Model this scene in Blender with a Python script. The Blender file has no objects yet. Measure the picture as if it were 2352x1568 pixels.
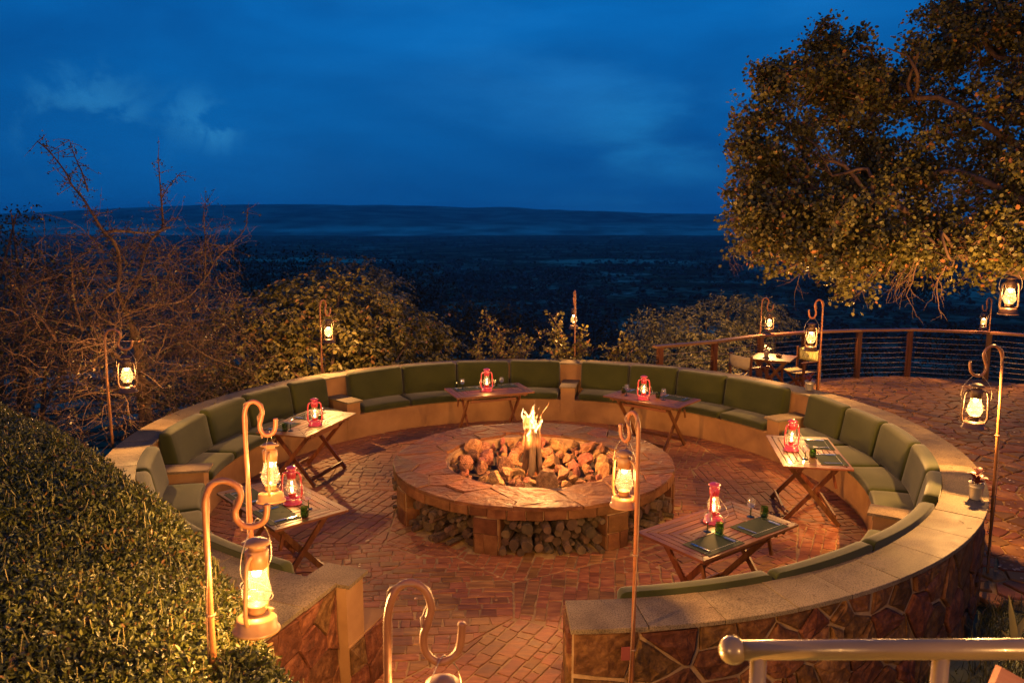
import bpy, bmesh, math, random
import numpy as np
from mathutils import Vector, Matrix, noise as mnoise
random.seed(7)
RNG = np.random.default_rng(7)
PI = math.pi
R = math.radians
S = bpy.context.scene
COL = S.collection

# ------------------------------------------------------------------ camera, sky, exposure
CAM_LOC = Vector((0.0, -9.0127, 3.329))
PITCH, YAW, FPX = .1537, .0282, 1783.6
cam = bpy.data.cameras.new("camera")
cam.sensor_width = 36.0
cam.lens = FPX / 2352 * 36
cam.clip_start, cam.clip_end = .05, 30000
cam.dof.use_dof = True
cam.dof.focus_distance = 8.0
cam.dof.aperture_fstop = 4.5
camo = bpy.data.objects.new("camera", cam)
camo.location = CAM_LOC
camo.rotation_euler = (PI / 2 - PITCH, 0, YAW)
COL.objects.link(camo)
S.camera = camo

S.view_settings.view_transform = 'Standard'
S.view_settings.look = 'None'
S.view_settings.exposure = 3.0
S.view_settings.gamma = 1.0
S.view_settings.use_curve_mapping = False
S.render.engine = 'CYCLES'
cy = S.cycles
cy.use_denoising = True
cy.max_bounces = 6
cy.diffuse_bounces = 3
cy.glossy_bounces = 3
cy.transmission_bounces = 4
cy.transparent_max_bounces = 12
cy.volume_bounces = 0
cy.caustics_reflective = False
cy.caustics_refractive = False
cy.sample_clamp_indirect = 4.0
cy.use_light_tree = True

W = bpy.data.worlds.new("World")
S.world = W
W.use_nodes = True


def build_world():
    nt = W.node_tree
    nt.nodes.clear()
    N, L = nt.nodes.new, nt.links.new
    out = N('ShaderNodeOutputWorld')
    bg = N('ShaderNodeBackground')
    tc = N('ShaderNodeTexCoord')
    sky = N('ShaderNodeTexSky')
    sky.sky_type = 'NISHITA'
    sky.sun_disc = False
    sky.sun_elevation = R(12)
    sky.sun_rotation = R(180)
    sky.altitude = 1500
    # dusk: a deep blue gradient over elevation, plus a little of the physical sky's own glow
    lum = N('ShaderNodeRGBToBW')
    L(sky.outputs[0], lum.inputs[0])
    sz = N('ShaderNodeSeparateXYZ'); L(tc.outputs['Generated'], sz.inputs[0])
    grad = N('ShaderNodeValToRGB')
    g = grad.color_ramp.elements
    g[0].position = 0; g[0].color = (.0010, .050, .185, 1)
    g[1].position = 1; g[1].color = (.0015, .045, .200, 1)
    for p, c in ((.05, (.0010, .052, .190)), (.14, (.0008, .054, .200)), (.32, (.0006, .068, .255))):
        q = g.new(p); q.color = (*c, 1)
    L(sz.outputs[2], grad.inputs[0])
    tint = N('ShaderNodeMix'); tint.data_type = 'RGBA'; tint.blend_type = 'ADD'
    L(lum.outputs[0], tint.inputs[0]); L(grad.outputs[0], tint.inputs[6])
    tint.inputs[7].default_value = (.0002, .004, .010, 1)
    # stretched cloud layers
    mp = N('ShaderNodeMapping'); mp.inputs['Scale'].default_value = (1.0, 1.0, 3.2)
    L(tc.outputs['Generated'], mp.inputs[0])
    n1 = N('ShaderNodeTexNoise'); n1.inputs['Scale'].default_value = 2.3; n1.inputs['Detail'].default_value = 7
    n1.inputs['Roughness'].default_value = .52; n1.inputs['Distortion'].default_value = .5
    L(mp.outputs[0], n1.inputs[0])
    r1 = N('ShaderNodeValToRGB')
    r1.color_ramp.elements[0].position = .36; r1.color_ramp.elements[0].color = (.80, .80, .82, 1)
    r1.color_ramp.elements[1].position = .68; r1.color_ramp.elements[1].color = (1.35, 1.28, 1.18, 1)
    L(n1.outputs[0], r1.inputs[0])
    m2 = N('ShaderNodeMix'); m2.data_type = 'RGBA'; m2.blend_type = 'MULTIPLY'; m2.inputs[0].default_value = 1
    L(tint.outputs[2], m2.inputs[6]); L(r1.outputs[0], m2.inputs[7])
    # separate paler clouds: puffs low at the left, a broad bright veil right of the middle
    prev = m2.outputs[2]
    n3 = N('ShaderNodeTexNoise'); n3.inputs['Scale'].default_value = 13; n3.inputs['Detail'].default_value = 8
    n3.inputs['Roughness'].default_value = .58; n3.inputs['Distortion'].default_value = .3
    L(tc.outputs['Generated'], n3.inputs[0])
    n4 = N('ShaderNodeTexNoise'); n4.inputs['Scale'].default_value = 3.0; n4.inputs['Detail'].default_value = 6
    L(mp.outputs[0], n4.inputs[0])
    for (x, y, z), r_in, r_out, src, lo, hi, c in CLOUDS:
        dt = N('ShaderNodeVectorMath'); dt.operation = 'DISTANCE'
        L(tc.outputs['Generated'], dt.inputs[0]); dt.inputs[1].default_value = (x, y, z)
        fall = N('ShaderNodeMapRange'); fall.interpolation_type = 'SMOOTHSTEP'
        fall.inputs[1].default_value = r_in; fall.inputs[2].default_value = r_out; fall.inputs[3].default_value = 1; fall.inputs[4].default_value = 0
        L(dt.outputs['Value'], fall.inputs[0])
        nz = N('ShaderNodeMapRange'); nz.interpolation_type = 'SMOOTHSTEP'
        nz.inputs[1].default_value = lo; nz.inputs[2].default_value = hi
        L((n3 if src else n4).outputs[0], nz.inputs[0])
        mm = N('ShaderNodeMath'); mm.operation = 'MULTIPLY'; L(fall.outputs[0], mm.inputs[0]); L(nz.outputs[0], mm.inputs[1])
        add = N('ShaderNodeMix'); add.data_type = 'RGBA'; add.blend_type = 'ADD'
        L(mm.outputs[0], add.inputs[0]); L(prev, add.inputs[6]); add.inputs[7].default_value = (*c, 1)
        prev = add.outputs[2]
    L(add.outputs[2], bg.inputs[0])
    bg.inputs[1].default_value = SKY_STRENGTH
    L(bg.outputs[0], out.inputs[0])


SKY_STRENGTH = .215
CLOUDS = [((-.488, .866, .105), .02, .10, 1, .46, .62, (.008, .042, .055)), ((-.392, .912, .118), .0, .05, 1, .44, .58, (.008, .042, .055)),
          ((-.366, .925, .103), .0, .04, 1, .44, .58, (.008, .042, .055)), ((.145, .969, .198), .05, .34, 0, .38, .66, (.003, .022, .042)),
          ((.16, .985, .062), .02, .16, 0, .45, .62, (.002, .028, .045)), ((-.05, .95, .30), .05, .5, 0, .42, .7, (.002, .018, .04))]
build_world()

FIRE_W = 155.0
TABLE_W = 12.0
HOOK_W = 50.0
WARM = (1.0, .49, .15)
FIRE_COL = (1.0, .42, .11)

# ------------------------------------------------------------------ placing helpers
_cy, _sy = math.cos(YAW), math.sin(YAW)
_cp, _sp = math.cos(PITCH), math.sin(PITCH)


def ray(u, v):
    a = (u - 1176) / FPX; b = (784 - v) / FPX
    y = _cp + b * _sp; z = -_sp + b * _cp
    return Vector((a * _cy - y * _sy, a * _sy + y * _cy, z))


def at(u, v, d):
    return CAM_LOC + ray(u, v) * d


def onz(u, v, z):
    r = ray(u, v)
    return CAM_LOC + r * ((z - CAM_LOC.z) / r.z)


def project(p):
    v = Vector(p) - CAM_LOC
    x = v.x * _cy + v.y * _sy; y = -v.x * _sy + v.y * _cy
    d = y * _cp - v.z * _sp; w = y * _sp + v.z * _cp
    if d < .1: return (-9e9, -9e9, d)
    return (1176 + FPX * x / d, 784 - FPX * w / d, d)


def pol(r, deg, z=0):
    return Vector((r * math.cos(R(deg)), r * math.sin(R(deg)), z))


# ------------------------------------------------------------------ object helpers
def link(o):
    COL.objects.link(o); return o


def thing(name, label, cat, loc=(0, 0, 0), rotz=0, group=None):
    o = bpy.data.objects.new(name, None)
    o.empty_display_size = .1
    o.location = loc; o.rotation_euler = (0, 0, rotz)
    o['label'] = label; o['category'] = cat
    if group: o['group'] = group
    return link(o)


def tag(o, label, cat, group=None):
    o['label'] = label; o['category'] = cat
    if group: o['group'] = group
    return o


def mesh(name, V, F, mat, parent=None, smooth=False, loc=None, mats=None, fm=None):
    me = bpy.data.meshes.new(name)
    me.from_pydata([tuple(v) for v in V], [], F)
    for m in (mats or [mat]): me.materials.append(m)
    if fm: me.polygons.foreach_set('material_index', fm)
    if smooth: me.polygons.foreach_set('use_smooth', [True] * len(me.polygons))
    me.update()
    o = bpy.data.objects.new(name, me)
    if loc is not None: o.location = loc
    if parent is not None: o.parent = parent
    return link(o)


def centred(name, V, F, mat, parent=None, smooth=False):
    c = sum((Vector(v) for v in V), Vector()) / len(V)
    return mesh(name, [Vector(v) - c for v in V], F, mat, parent, smooth, loc=c)


def copy_tree(o, parent=None):
    c = o.copy(); COL.objects.link(c)
    if parent is not None: c.parent = parent
    for ch in list(o.children): copy_tree(ch, c)
    return c


class MB:
    def __init__(s): s.V = []; s.F = []

    def add(s, V, F, M=None):
        n = len(s.V)
        s.V += [(M @ Vector(v)) if M is not None else Vector(v) for v in V]
        s.F += [tuple(i + n for i in f) for f in F]
        return s

    def box(s, c, d, M=None):
        x, y, z = d[0] / 2, d[1] / 2, d[2] / 2
        V = [(c[0] + a * x, c[1] + b * y, c[2] + e * z) for e in (-1, 1) for b in (-1, 1) for a in (-1, 1)]
        return s.add(V, [(0, 2, 3, 1), (4, 5, 7, 6), (0, 1, 5, 4), (2, 6, 7, 3), (0, 4, 6, 2), (1, 3, 7, 5)], M)

    def bar(s, a, b, w, h, up=(0, 0, 1)):
        a, b = Vector(a), Vector(b)
        t = (b - a).normalized(); u = Vector(up)
        x = t.cross(u)
        if x.length < 1e-4: x = t.cross(Vector((1, 0, 0)))
        x.normalize(); y = x.cross(t)
        V = []
        for p in (a, b):
            for i, j in ((-1, -1), (1, -1), (1, 1), (-1, 1)):
                V.append(p + x * (i * w / 2) + y * (j * h / 2))
        return s.add(V, [(3, 2, 1, 0), (4, 5, 6, 7), (0, 1, 5, 4), (1, 2, 6, 5), (2, 3, 7, 6), (3, 0, 4, 7)])

    def tube(s, P, r, n=8, cap=True):
        P = [Vector(p) for p in P]
        m = len(P)
        rr = r if isinstance(r, (list, tuple)) else [r] * m
        V, F = [], []
        x = None
        for i, p in enumerate(P):
            t = (P[min(i + 1, m - 1)] - P[max(i - 1, 0)])
            if t.length < 1e-9: t = Vector((0, 0, 1))
            t.normalize()
            if x is None:
                x = t.cross(Vector((0.13, .21, .97)))
                if x.length < .05: x = t.cross(Vector((1, 0, 0)))
            x = (x - t * x.dot(t)); x.normalize()
            y = t.cross(x)
            for k in range(n):
                a = 2 * PI * k / n
                V.append(p + (x * math.cos(a) + y * math.sin(a)) * rr[i])
        for i in range(m - 1):
            for k in range(n):
                k2 = (k + 1) % n
                F.append((i * n + k, i * n + k2, (i + 1) * n + k2, (i + 1) * n + k))
        if cap:
            F.append(tuple(range(n - 1, -1, -1))); F.append(tuple((m - 1) * n + k for k in range(n)))
        return s.add(V, F)

    def lathe(s, prof, n=20, c=(0, 0, 0), M=None):
        V, F = [], []
        for r, z in prof:
            for k in range(n):
                a = 2 * PI * k / n
                V.append((c[0] + max(r, 1e-4) * math.cos(a), c[1] + max(r, 1e-4) * math.sin(a), c[2] + z))
        for i in range(len(prof) - 1):
            for k in range(n):
                k2 = (k + 1) % n
                F.append((i * n + k, i * n + k2, (i + 1) * n + k2, (i + 1) * n + k))
        return s.add(V, F, M)

    def prism(s, poly, z0, z1, bev=0):
        n = len(poly)
        V = [(x, y, z0) for x, y in poly] + [(x, y, z1) for x, y in poly]
        F = [tuple(range(n - 1, -1, -1)), tuple(range(n, 2 * n))]
        for k in range(n):
            k2 = (k + 1) % n
            F.append((k, k2, n + k2, n + k))
        return s.add(V, F)

    def build(s, name, mat, parent=None, smooth=False, loc=None):
        return mesh(name, s.V, s.F, mat, parent, smooth, loc)

    def built(s, name, mat, parent=None, smooth=False):
        return centred(name, s.V, s.F, mat, parent, smooth)


def smooth_path(P, k=6):
    P = [Vector(p) for p in P]
    out = []
    for i in range(len(P) - 1):
        p0, p1, p2, p3 = P[max(i - 1, 0)], P[i], P[i + 1], P[min(i + 2, len(P) - 1)]
        for j in range(k):
            t = j / k
            out.append(.5 * ((2 * p1) + (p2 - p0) * t + (2 * p0 - 5 * p1 + 4 * p2 - p3) * t * t + (3 * p1 - p0 - 3 * p2 + p3) * t ** 3))
    out.append(P[-1])
    return out


# polygon tools ---------------------------------------------------------------
def clip(poly, nx, ny, c):
    out = []
    m = len(poly)
    for i in range(m):
        a, b = poly[i], poly[(i + 1) % m]
        da, db = nx * a[0] + ny * a[1] - c, nx * b[0] + ny * b[1] - c
        if da <= 0: out.append(a)
        if (da < 0 < db) or (db < 0 < da):
            t = da / (da - db)
            out.append((a[0] + (b[0] - a[0]) * t, a[1] + (b[1] - a[1]) * t))
    return out


def area(p):
    return .5 * sum(p[i][0] * p[(i + 1) % len(p)][1] - p[(i + 1) % len(p)][0] * p[i][1] for i in range(len(p)))


def cent(p):
    return (sum(a[0] for a in p) / len(p), sum(a[1] for a in p) / len(p))


def inset(poly, g):
    out = list(poly); m = len(poly)
    for i in range(m):
        a, b = poly[i], poly[(i + 1) % m]
        dx, dy = b[0] - a[0], b[1] - a[1]
        l = math.hypot(dx, dy)
        if l < 1e-6: continue
        nx, ny = dy / l, -dx / l
        out = clip(out, nx, ny, nx * a[0] + ny * a[1] - g)
        if len(out) < 3: return []
    return dedupe(out)


def dedupe(p, eps=.004):
    out = []
    for a in p:
        if not out or math.hypot(a[0] - out[-1][0], a[1] - out[-1][1]) > eps: out.append(a)
    while len(out) > 2 and math.hypot(out[0][0] - out[-1][0], out[0][1] - out[-1][1]) < eps: out.pop()
    return out


def bsp(poly, target, rnd, jit=.16):
    A = abs(area(poly))
    if A < target * rnd.uniform(.75, 1.9) or len(poly) < 3:
        return [poly] if A > target * .12 else []
    cx, cy_ = cent(poly)
    sxx = sum((a[0] - cx) ** 2 for a in poly); syy = sum((a[1] - cy_) ** 2 for a in poly)
    sxy = sum((a[0] - cx) * (a[1] - cy_) for a in poly)
    th = .5 * math.atan2(2 * sxy, sxx - syy) + rnd.gauss(0, jit)
    nx, ny = math.cos(th), math.sin(th)
    c = nx * cx + ny * cy_
    ext = max(abs(nx * a[0] + ny * a[1] - c) for a in poly)
    c += rnd.uniform(-.28, .28) * ext
    return bsp(clip(poly, nx, ny, c), target, rnd, jit) + bsp(clip(poly, -nx, -ny, -c), target, rnd, jit)


def voronoi(sites, bound, k=22, metric=(1, 1)):
    P = np.array(sites)
    res = []
    for i in range(len(P)):
        d = ((P - P[i]) * metric) ** 2
        o = np.argsort(d.sum(1))[1:k + 1]
        poly = list(bound)
        for j in o:
            nx, ny = P[j] - P[i]
            m = (P[j] + P[i]) / 2
            poly = clip(poly, nx, ny, nx * m[0] + ny * m[1])
            if len(poly) < 3: break
        res.append(poly if len(poly) >= 3 else None)
    return res


def poisson(n, x0, x1, y0, y1, rnd, relax=0):
    """n jittered sites, best-candidate spaced."""
    pts = [(rnd.uniform(x0, x1), rnd.uniform(y0, y1))]
    while len(pts) < n:
        best, bd = None, -1
        arr = np.array(pts)
        for _ in range(7):
            q = (rnd.uniform(x0, x1), rnd.uniform(y0, y1))
            d = ((arr - q) ** 2).sum(1).min()
            if d > bd: best, bd = q, d
        pts.append(best)
    return pts


def rough_edges(poly, rnd, amt, step):
    """Breaks long edges and nudges the points, so a cut stone is not ruler-straight."""
    out = []
    m = len(poly)
    for i in range(m):
        a, b = poly[i], poly[(i + 1) % m]
        l = math.hypot(b[0] - a[0], b[1] - a[1])
        k = max(1, min(4, int(l / step)))
        for j in range(k):
            t = j / k
            q = (a[0] + (b[0] - a[0]) * t, a[1] + (b[1] - a[1]) * t)
            out.append((q[0] + rnd.uniform(-amt, amt), q[1] + rnd.uniform(-amt, amt)))
    return out


def stone_geo(poly, fmap, h, rnd, cham=.006, base=-.012, uneven=.004, rise=0.0, rings_in=False):
    """A stone of outline poly (2-D), bottom below the joint, chamfered rim, uneven top with one inner vertex."""
    n = len(poly); cx, cy_ = cent(poly)
    def sh(p, g):
        dx, dy = cx - p[0], cy_ - p[1]; l = math.hypot(dx, dy) or 1
        g = min(g, l * .4)
        return (p[0] + dx / l * g, p[1] + dy / l * g)
    V = [fmap(p[0], p[1], base) for p in poly]
    V += [fmap(p[0], p[1], h - cham) for p in poly]
    tx, ty = rnd.uniform(-1, 1) * uneven, rnd.uniform(-1, 1) * uneven
    for p in poly:
        q = sh(p, cham * 1.4)
        V.append(fmap(q[0], q[1], h + (q[0] - cx) * tx * 4 + (q[1] - cy_) * ty * 4 + rnd.uniform(-.3, .3) * uneven))
    rings = (0, 1)
    if rings_in:
        for p in poly:
            V.append(fmap(cx + (p[0] - cx) * .55 + rnd.uniform(-.01, .01), cy_ + (p[1] - cy_) * .55 + rnd.uniform(-.01, .01), h + rise * .7 + rnd.uniform(-.8, .8) * uneven))
        rings = (0, 1, 2)
    V.append(fmap(cx, cy_, h + rise + rnd.uniform(-.3, .6) * uneven))
    F = []
    for r in rings:
        for k in range(n):
            k2 = (k + 1) % n
            F.append((r * n + k, r * n + k2, (r + 1) * n + k2, (r + 1) * n + k))
    q_ = len(rings)
    for k in range(n):
        F.append((q_ * n + k, q_ * n + (k + 1) % n, (q_ + 1) * n))
    return V, F


def view_size(V, A):
    """Apparent size in the picture of a stone of area A at V, 0 when out of frame."""
    u, v, d = project(V)
    if d < .3 or u < -40 or u > 2392 or v < -40 or v > 1608: return 0
    z = abs((CAM_LOC - Vector(V)).normalized().z)
    return math.sqrt(max(A, 1e-6) * max(z, .1)) / d


def lay(pieces, name, parent, mat, limit, rest_name):
    """pieces: (size, V, F). The largest in view become single parts, the rest one joined part."""
    pieces.sort(key=lambda p: -p[0])
    for s, V, F in pieces[:limit]:
        centred(name, V, F, mat, parent)
    rest = MB()
    for s, V, F in pieces[limit:]: rest.add(V, F)
    if rest.V:
        o = rest.build(rest_name, mat, parent); o['kind'] = 'stuff'


# ------------------------------------------------------------------ materials
def nodes(name):
    m = bpy.data.materials.new(name); m.use_nodes = True
    nt = m.node_tree
    return m, nt, nt.nodes.new, nt.links.new, nt.nodes['Principled BSDF']


def ramp(N, L, src, stops):
    r = N('ShaderNodeValToRGB')
    e = r.color_ramp.elements
    while len(e) > 1: e.remove(e[-1])
    e[0].position = stops[0][0]; e[0].color = (*stops[0][1], 1)
    for p, c in stops[1:]:
        x = e.new(p); x.color = (*c, 1)
    L(src, r.inputs[0])
    return r.outputs[0]


def noise_mat(name, stops, scale=6, detail=6, rough=.8, bump=.3, bscale=40, stretch=(1, 1, 1), vary=0.0, spec=.4, rrange=None, sheen=0, metal=0, coat=0, bdist=.006, world=False, speck=None):
    m, nt, N, L, b = nodes(name)
    tc = N('ShaderNodeTexCoord')
    mp = N('ShaderNodeMapping'); mp.inputs['Scale'].default_value = stretch
    if world:
        g = N('ShaderNodeNewGeometry'); L(g.outputs['Position'], mp.inputs[0])
    else:
        L(tc.outputs['Object'], mp.inputs[0])
    oi = N('ShaderNodeObjectInfo')
    if not world:
        sc = N('ShaderNodeVectorMath'); sc.operation = 'ADD'
        mul = N('ShaderNodeMath'); mul.operation = 'MULTIPLY'; mul.inputs[1].default_value = 37.0
        L(oi.outputs['Random'], mul.inputs[0]); L(mp.outputs[0], sc.inputs[0]); L(mul.outputs[0], sc.inputs[1])
        vec = sc.outputs[0]
    else:
        vec = mp.outputs[0]
    n = N('ShaderNodeTexNoise'); n.inputs['Scale'].default_value = scale; n.inputs['Detail'].default_value = detail
    n.inputs['Roughness'].default_value = .62
    L(vec, n.inputs[0])
    col = ramp(N, L, n.outputs[0], stops)
    if vary:
        hs = N('ShaderNodeHueSaturation')
        mr = N('ShaderNodeMapRange'); mr.inputs[3].default_value = 1 - vary; mr.inputs[4].default_value = 1 + vary
        L(oi.outputs['Random'], mr.inputs[0]); L(mr.outputs[0], hs.inputs['Value'])
        wn = N('ShaderNodeTexWhiteNoise'); wn.noise_dimensions = '1D'; L(oi.outputs['Random'], wn.inputs['W'])
        mr2 = N('ShaderNodeMapRange'); mr2.inputs[3].default_value = .5 - vary * .06; mr2.inputs[4].default_value = .5 + vary * .06
        L(wn.outputs[0], mr2.inputs[0]); L(mr2.outputs[0], hs.inputs['Hue'])
        L(col, hs.inputs['Color']); col = hs.outputs[0]
    if speck:
        sn = N('ShaderNodeTexNoise'); sn.inputs['Scale'].default_value = speck[0]; sn.inputs['Detail'].default_value = 2
        L(vec, sn.inputs[0])
        sr = ramp(N, L, sn.outputs[0], [(.38, (speck[1],) * 3), (.5, (1, 1, 1)), (.64, (1, 1, 1)), (.74, (speck[2],) * 3)])
        mx = N('ShaderNodeMix'); mx.data_type = 'RGBA'; mx.blend_type = 'MULTIPLY'; mx.inputs[0].default_value = 1
        L(col, mx.inputs[6]); L(sr, mx.inputs[7]); col = mx.outputs[2]
    L(col, b.inputs['Base Color'])
    b.inputs['Roughness'].default_value = rough
    b.inputs['Metallic'].default_value = metal
    b.inputs['Specular IOR Level'].default_value = spec
    b.inputs['Coat Weight'].default_value = coat
    if sheen: b.inputs['Sheen Weight'].default_value = sheen
    if rrange:
        mr = N('ShaderNodeMapRange'); mr.inputs[1].default_value = .3; mr.inputs[2].default_value = .7
        mr.inputs[3].default_value, mr.inputs[4].default_value = rrange
        L(n.outputs[0], mr.inputs[0]); L(mr.outputs[0], b.inputs['Roughness'])
    if bump:
        bn = N('ShaderNodeTexNoise'); bn.inputs['Scale'].default_value = bscale; bn.inputs['Detail'].default_value = 6
        L(vec, bn.inputs[0])
        bp = N('ShaderNodeBump'); bp.inputs['Strength'].default_value = bump; bp.inputs['Distance'].default_value = bdist
        L(bn.outputs[0], bp.inputs['Height']); L(bp.outputs[0], b.inputs['Normal'])
    return m


def wood_mat(name, dark, light, rough=.45, axis='X', scale=1.0, vary=.22, coat=.04):
    st = {'X': (1.2, 22, 22), 'Y': (22, 1.2, 22), 'Z': (22, 22, 1.2)}[axis]
    st = tuple(s * scale for s in st)
    mid = tuple((a + b) / 2 for a, b in zip(dark, light))
    return noise_mat(name, [(.32, dark), (.5, mid), (.68, light)], scale=1.6, detail=8, rough=rough, bump=.25, bscale=3.5, stretch=st, vary=vary, spec=.28, coat=coat, rrange=(rough - .12, rough + .15), bdist=.002)


def leaf_mat(name, c1, c2, c3=None, rough=.45, trans=.25, brown=None):
    m, nt, N, L, b = nodes(name)
    g = N('ShaderNodeNewGeometry')
    stops = [(.1, c1), (.75, c2)]
    if c3: stops.append((.93, c2)); stops.append((.95, c3))
    col = ramp(N, L, g.outputs['Random Per Island'], stops)
    L(col, b.inputs['Base Color'])
    b.inputs['Roughness'].default_value = rough
    b.inputs['Specular IOR Level'].default_value = .35
    tr = N('ShaderNodeBsdfTranslucent'); L(col, tr.inputs[0])
    mx = N('ShaderNodeMixShader'); mx.inputs[0].default_value = trans
    L(b.outputs[0], mx.inputs[1]); L(tr.outputs[0], mx.inputs[2])
    L(mx.outputs[0], nt.nodes['Material Output'].inputs[0])
    return m


def thin_glass(name, tint, haze=.0, gloss=.9, hazecol=(1, .9, .7), rim=.06):
    m, nt, N, L, b = nodes(name)
    nt.nodes.remove(b)
    t = N('ShaderNodeBsdfTransparent'); t.inputs[0].default_value = (*tint, 1)
    g = N('ShaderNodeBsdfGlossy'); g.inputs['Roughness'].default_value = .06; g.inputs[0].default_value = (gloss,) * 3 + (1,)
    lw = N('ShaderNodeLayerWeight'); lw.inputs[0].default_value = .25
    mr = N('ShaderNodeMapRange'); mr.inputs[3].default_value = rim; mr.inputs[4].default_value = .75
    L(lw.outputs['Facing'], mr.inputs[0])
    mx = N('ShaderNodeMixShader'); L(mr.outputs[0], mx.inputs[0]); L(t.outputs[0], mx.inputs[1]); L(g.outputs[0], mx.inputs[2])
    o = mx.outputs[0]
    if haze:
        d = N('ShaderNodeBsdfTranslucent'); d.inputs[0].default_value = (*hazecol, 1)
        ns = N('ShaderNodeTexNoise'); ns.inputs['Scale'].default_value = 22; ns.inputs['Detail'].default_value = 5
        tc = N('ShaderNodeTexCoord'); L(tc.outputs['Object'], ns.inputs[0])
        hr = N('ShaderNodeMapRange'); hr.inputs[1].default_value = .3; hr.inputs[2].default_value = .7
        hr.inputs[3].default_value = haze * .5; hr.inputs[4].default_value = haze * 1.5
        L(ns.outputs[0], hr.inputs[0])
        m2 = N('ShaderNodeMixShader'); L(hr.outputs[0], m2.inputs[0]); L(o, m2.inputs[1]); L(d.outputs[0], m2.inputs[2]); o = m2.outputs[0]
    L(o, nt.nodes['Material Output'].inputs[0])
    return m


def emit_mat(name, col, strength):
    m, nt, N, L, b = nodes(name)
    b.inputs['Base Color'].default_value = (0, 0, 0, 1)
    b.inputs['Emission Color'].default_value = (*col, 1)
    b.inputs['Emission Strength'].default_value = strength
    return m


M = {}
M['paver'] = noise_mat('paver_stone', [(.28, (0.09196, 0.03496, 0.01346)), (.5, (0.1742, 0.06992, 0.02632)), (.72, (0.271, 0.1267, 0.04896))], scale=5, stretch=(1, 5, 1), rough=.55, bump=.5, bscale=22, vary=.27, rrange=(0.48, 0.75), bdist=.004, spec=0.16)
M['grout'] = noise_mat('sandy_grout', [(.3, (0.1985, 0.117, 0.04781)), (.7, (0.3213, 0.2115, 0.0924))], scale=14, rough=.95, bump=.4, bscale=90, bdist=.003, spec=0.1)
M['flag'] = noise_mat('terrace_flagstone', [(.28, (0.0748, 0.0297, 0.0138)), (.5, (0.1449, 0.0594, 0.0252)), (.72, (0.2244, 0.1035, 0.0444))], scale=3.5, rough=.7, bump=.6, bscale=15, vary=.35, rrange=(0.6, 0.85), bdist=.006, spec=0.12)
M['cladding'] = noise_mat('red_wall_stone', [(.25, (0.03206, 0.01385, 0.006669)), (.5, (0.08906, 0.03463, 0.01334)), (.75, (0.1852, 0.08464, 0.03334))], scale=13, rough=.75, bump=1.0, bscale=28, vary=.3, bdist=.014, spec=0.15)
M['mortar'] = noise_mat('pale_mortar', [(.3, (0.1836, 0.1156, 0.06187)), (.7, (0.306, 0.204, 0.1125))], scale=9, rough=.95, bump=.6, bscale=45, bdist=.006, spec=0.1)
M['plaster'] = noise_mat('tan_plaster', [(.3, (0.1496, 0.0798, 0.0351)), (.55, (0.2068, 0.114, 0.0513)), (.75, (0.2464, 0.1444, 0.0675))], scale=2.2, rough=.9, bump=.2, bscale=70, world=True, bdist=.003, spec=0.1)
M['coping'] = noise_mat('granite_coping', [(.3, (0.08915, 0.06361, 0.0358)), (.5, (0.1396, 0.1034, 0.06107)), (.72, (0.1842, 0.1405, 0.08635))], scale=3.2, rough=.72, bump=.25, bscale=120, vary=.12, speck=(110, .5, 1.3), bdist=.002, rrange=(.6, .8), spec=0.15)
M['capstone'] = noise_mat('red_cap_stone', [(.25, (0.04125, 0.01482, 0.0054)), (.5, (0.08663, 0.03276, 0.0117)), (.75, (0.1568, 0.06864, 0.02475))], scale=5, rough=.6, bump=1.0, bscale=13, vary=.28, rrange=(0.5, 0.8), bdist=.03, spec=0.22)
M['rimstone'] = noise_mat('rim_stone', [(.25, (0.04913, 0.0184, 0.007644)), (.5, (0.09537, 0.03792, 0.01529)), (.75, (0.1503, 0.0697, 0.02912))], scale=7, rough=.8, bump=.6, bscale=30, vary=.22, bdist=.006, spec=0.15)
M['rock'] = noise_mat('fire_rock', [(.25, (0.08918, 0.03731, 0.0204)), (.5, (0.2166, 0.1013, 0.0544)), (.75, (0.4077, 0.2132, 0.119))], scale=3, rough=.85, bump=1.0, bscale=9, vary=.5, bdist=.03, spec=0.2)
M['bark'] = noise_mat('firewood_bark', [(.25, (.022, .013, .009)), (.5, (.065, .036, .022)), (.75, (.13, .08, .05))], scale=5, stretch=(6, 6, 1), rough=.9, bump=.9, bscale=8, vary=.4, bdist=.010)
M['logend'] = noise_mat('firewood_end', [(.25, (0.01736, 0.0096, 0.006)), (.5, (0.0465, 0.0252, 0.0144)), (.75, (0.093, 0.0528, 0.03))], scale=9, rough=.85, bump=.6, bscale=30, vary=.4, bdist=.005)
M['splitwood'] = noise_mat('split_wood', [(.3, (.05, .028, .016)), (.5, (.20, .115, .06)), (.72, (.36, .23, .13))], scale=3, stretch=(1, 6, 6), rough=.9, bump=.8, bscale=10, vary=.3, bdist=.006)
M['fabric'] = noise_mat('olive_canvas', [(.3, (0.01685, 0.02052, 0.0042)), (.7, (0.0264, 0.03021, 0.00672))], scale=3, rough=.95, bump=.35, bscale=260, vary=.06, sheen=.15, spec=.1, bdist=.002)
M['teak'] = wood_mat('teak', (0.04743, 0.01482, 0.00595), (0.1172, 0.03952, 0.0147), rough=.5, axis='X')
M['teak_y'] = wood_mat('teak_cross', (0.04743, 0.01482, 0.00595), (0.1172, 0.03952, 0.0147), rough=.5, axis='Y')
M['teak_z'] = wood_mat('teak_upright', (0.04743, 0.01383, 0.00525), (0.1116, 0.03705, 0.0133), rough=.45, axis='Z')
M['rail_wood'] = wood_mat('rail_wood', (0.09, 0.038, 0.0154), (0.198, 0.095, 0.0385), rough=.55, axis='X', scale=.6)
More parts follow.
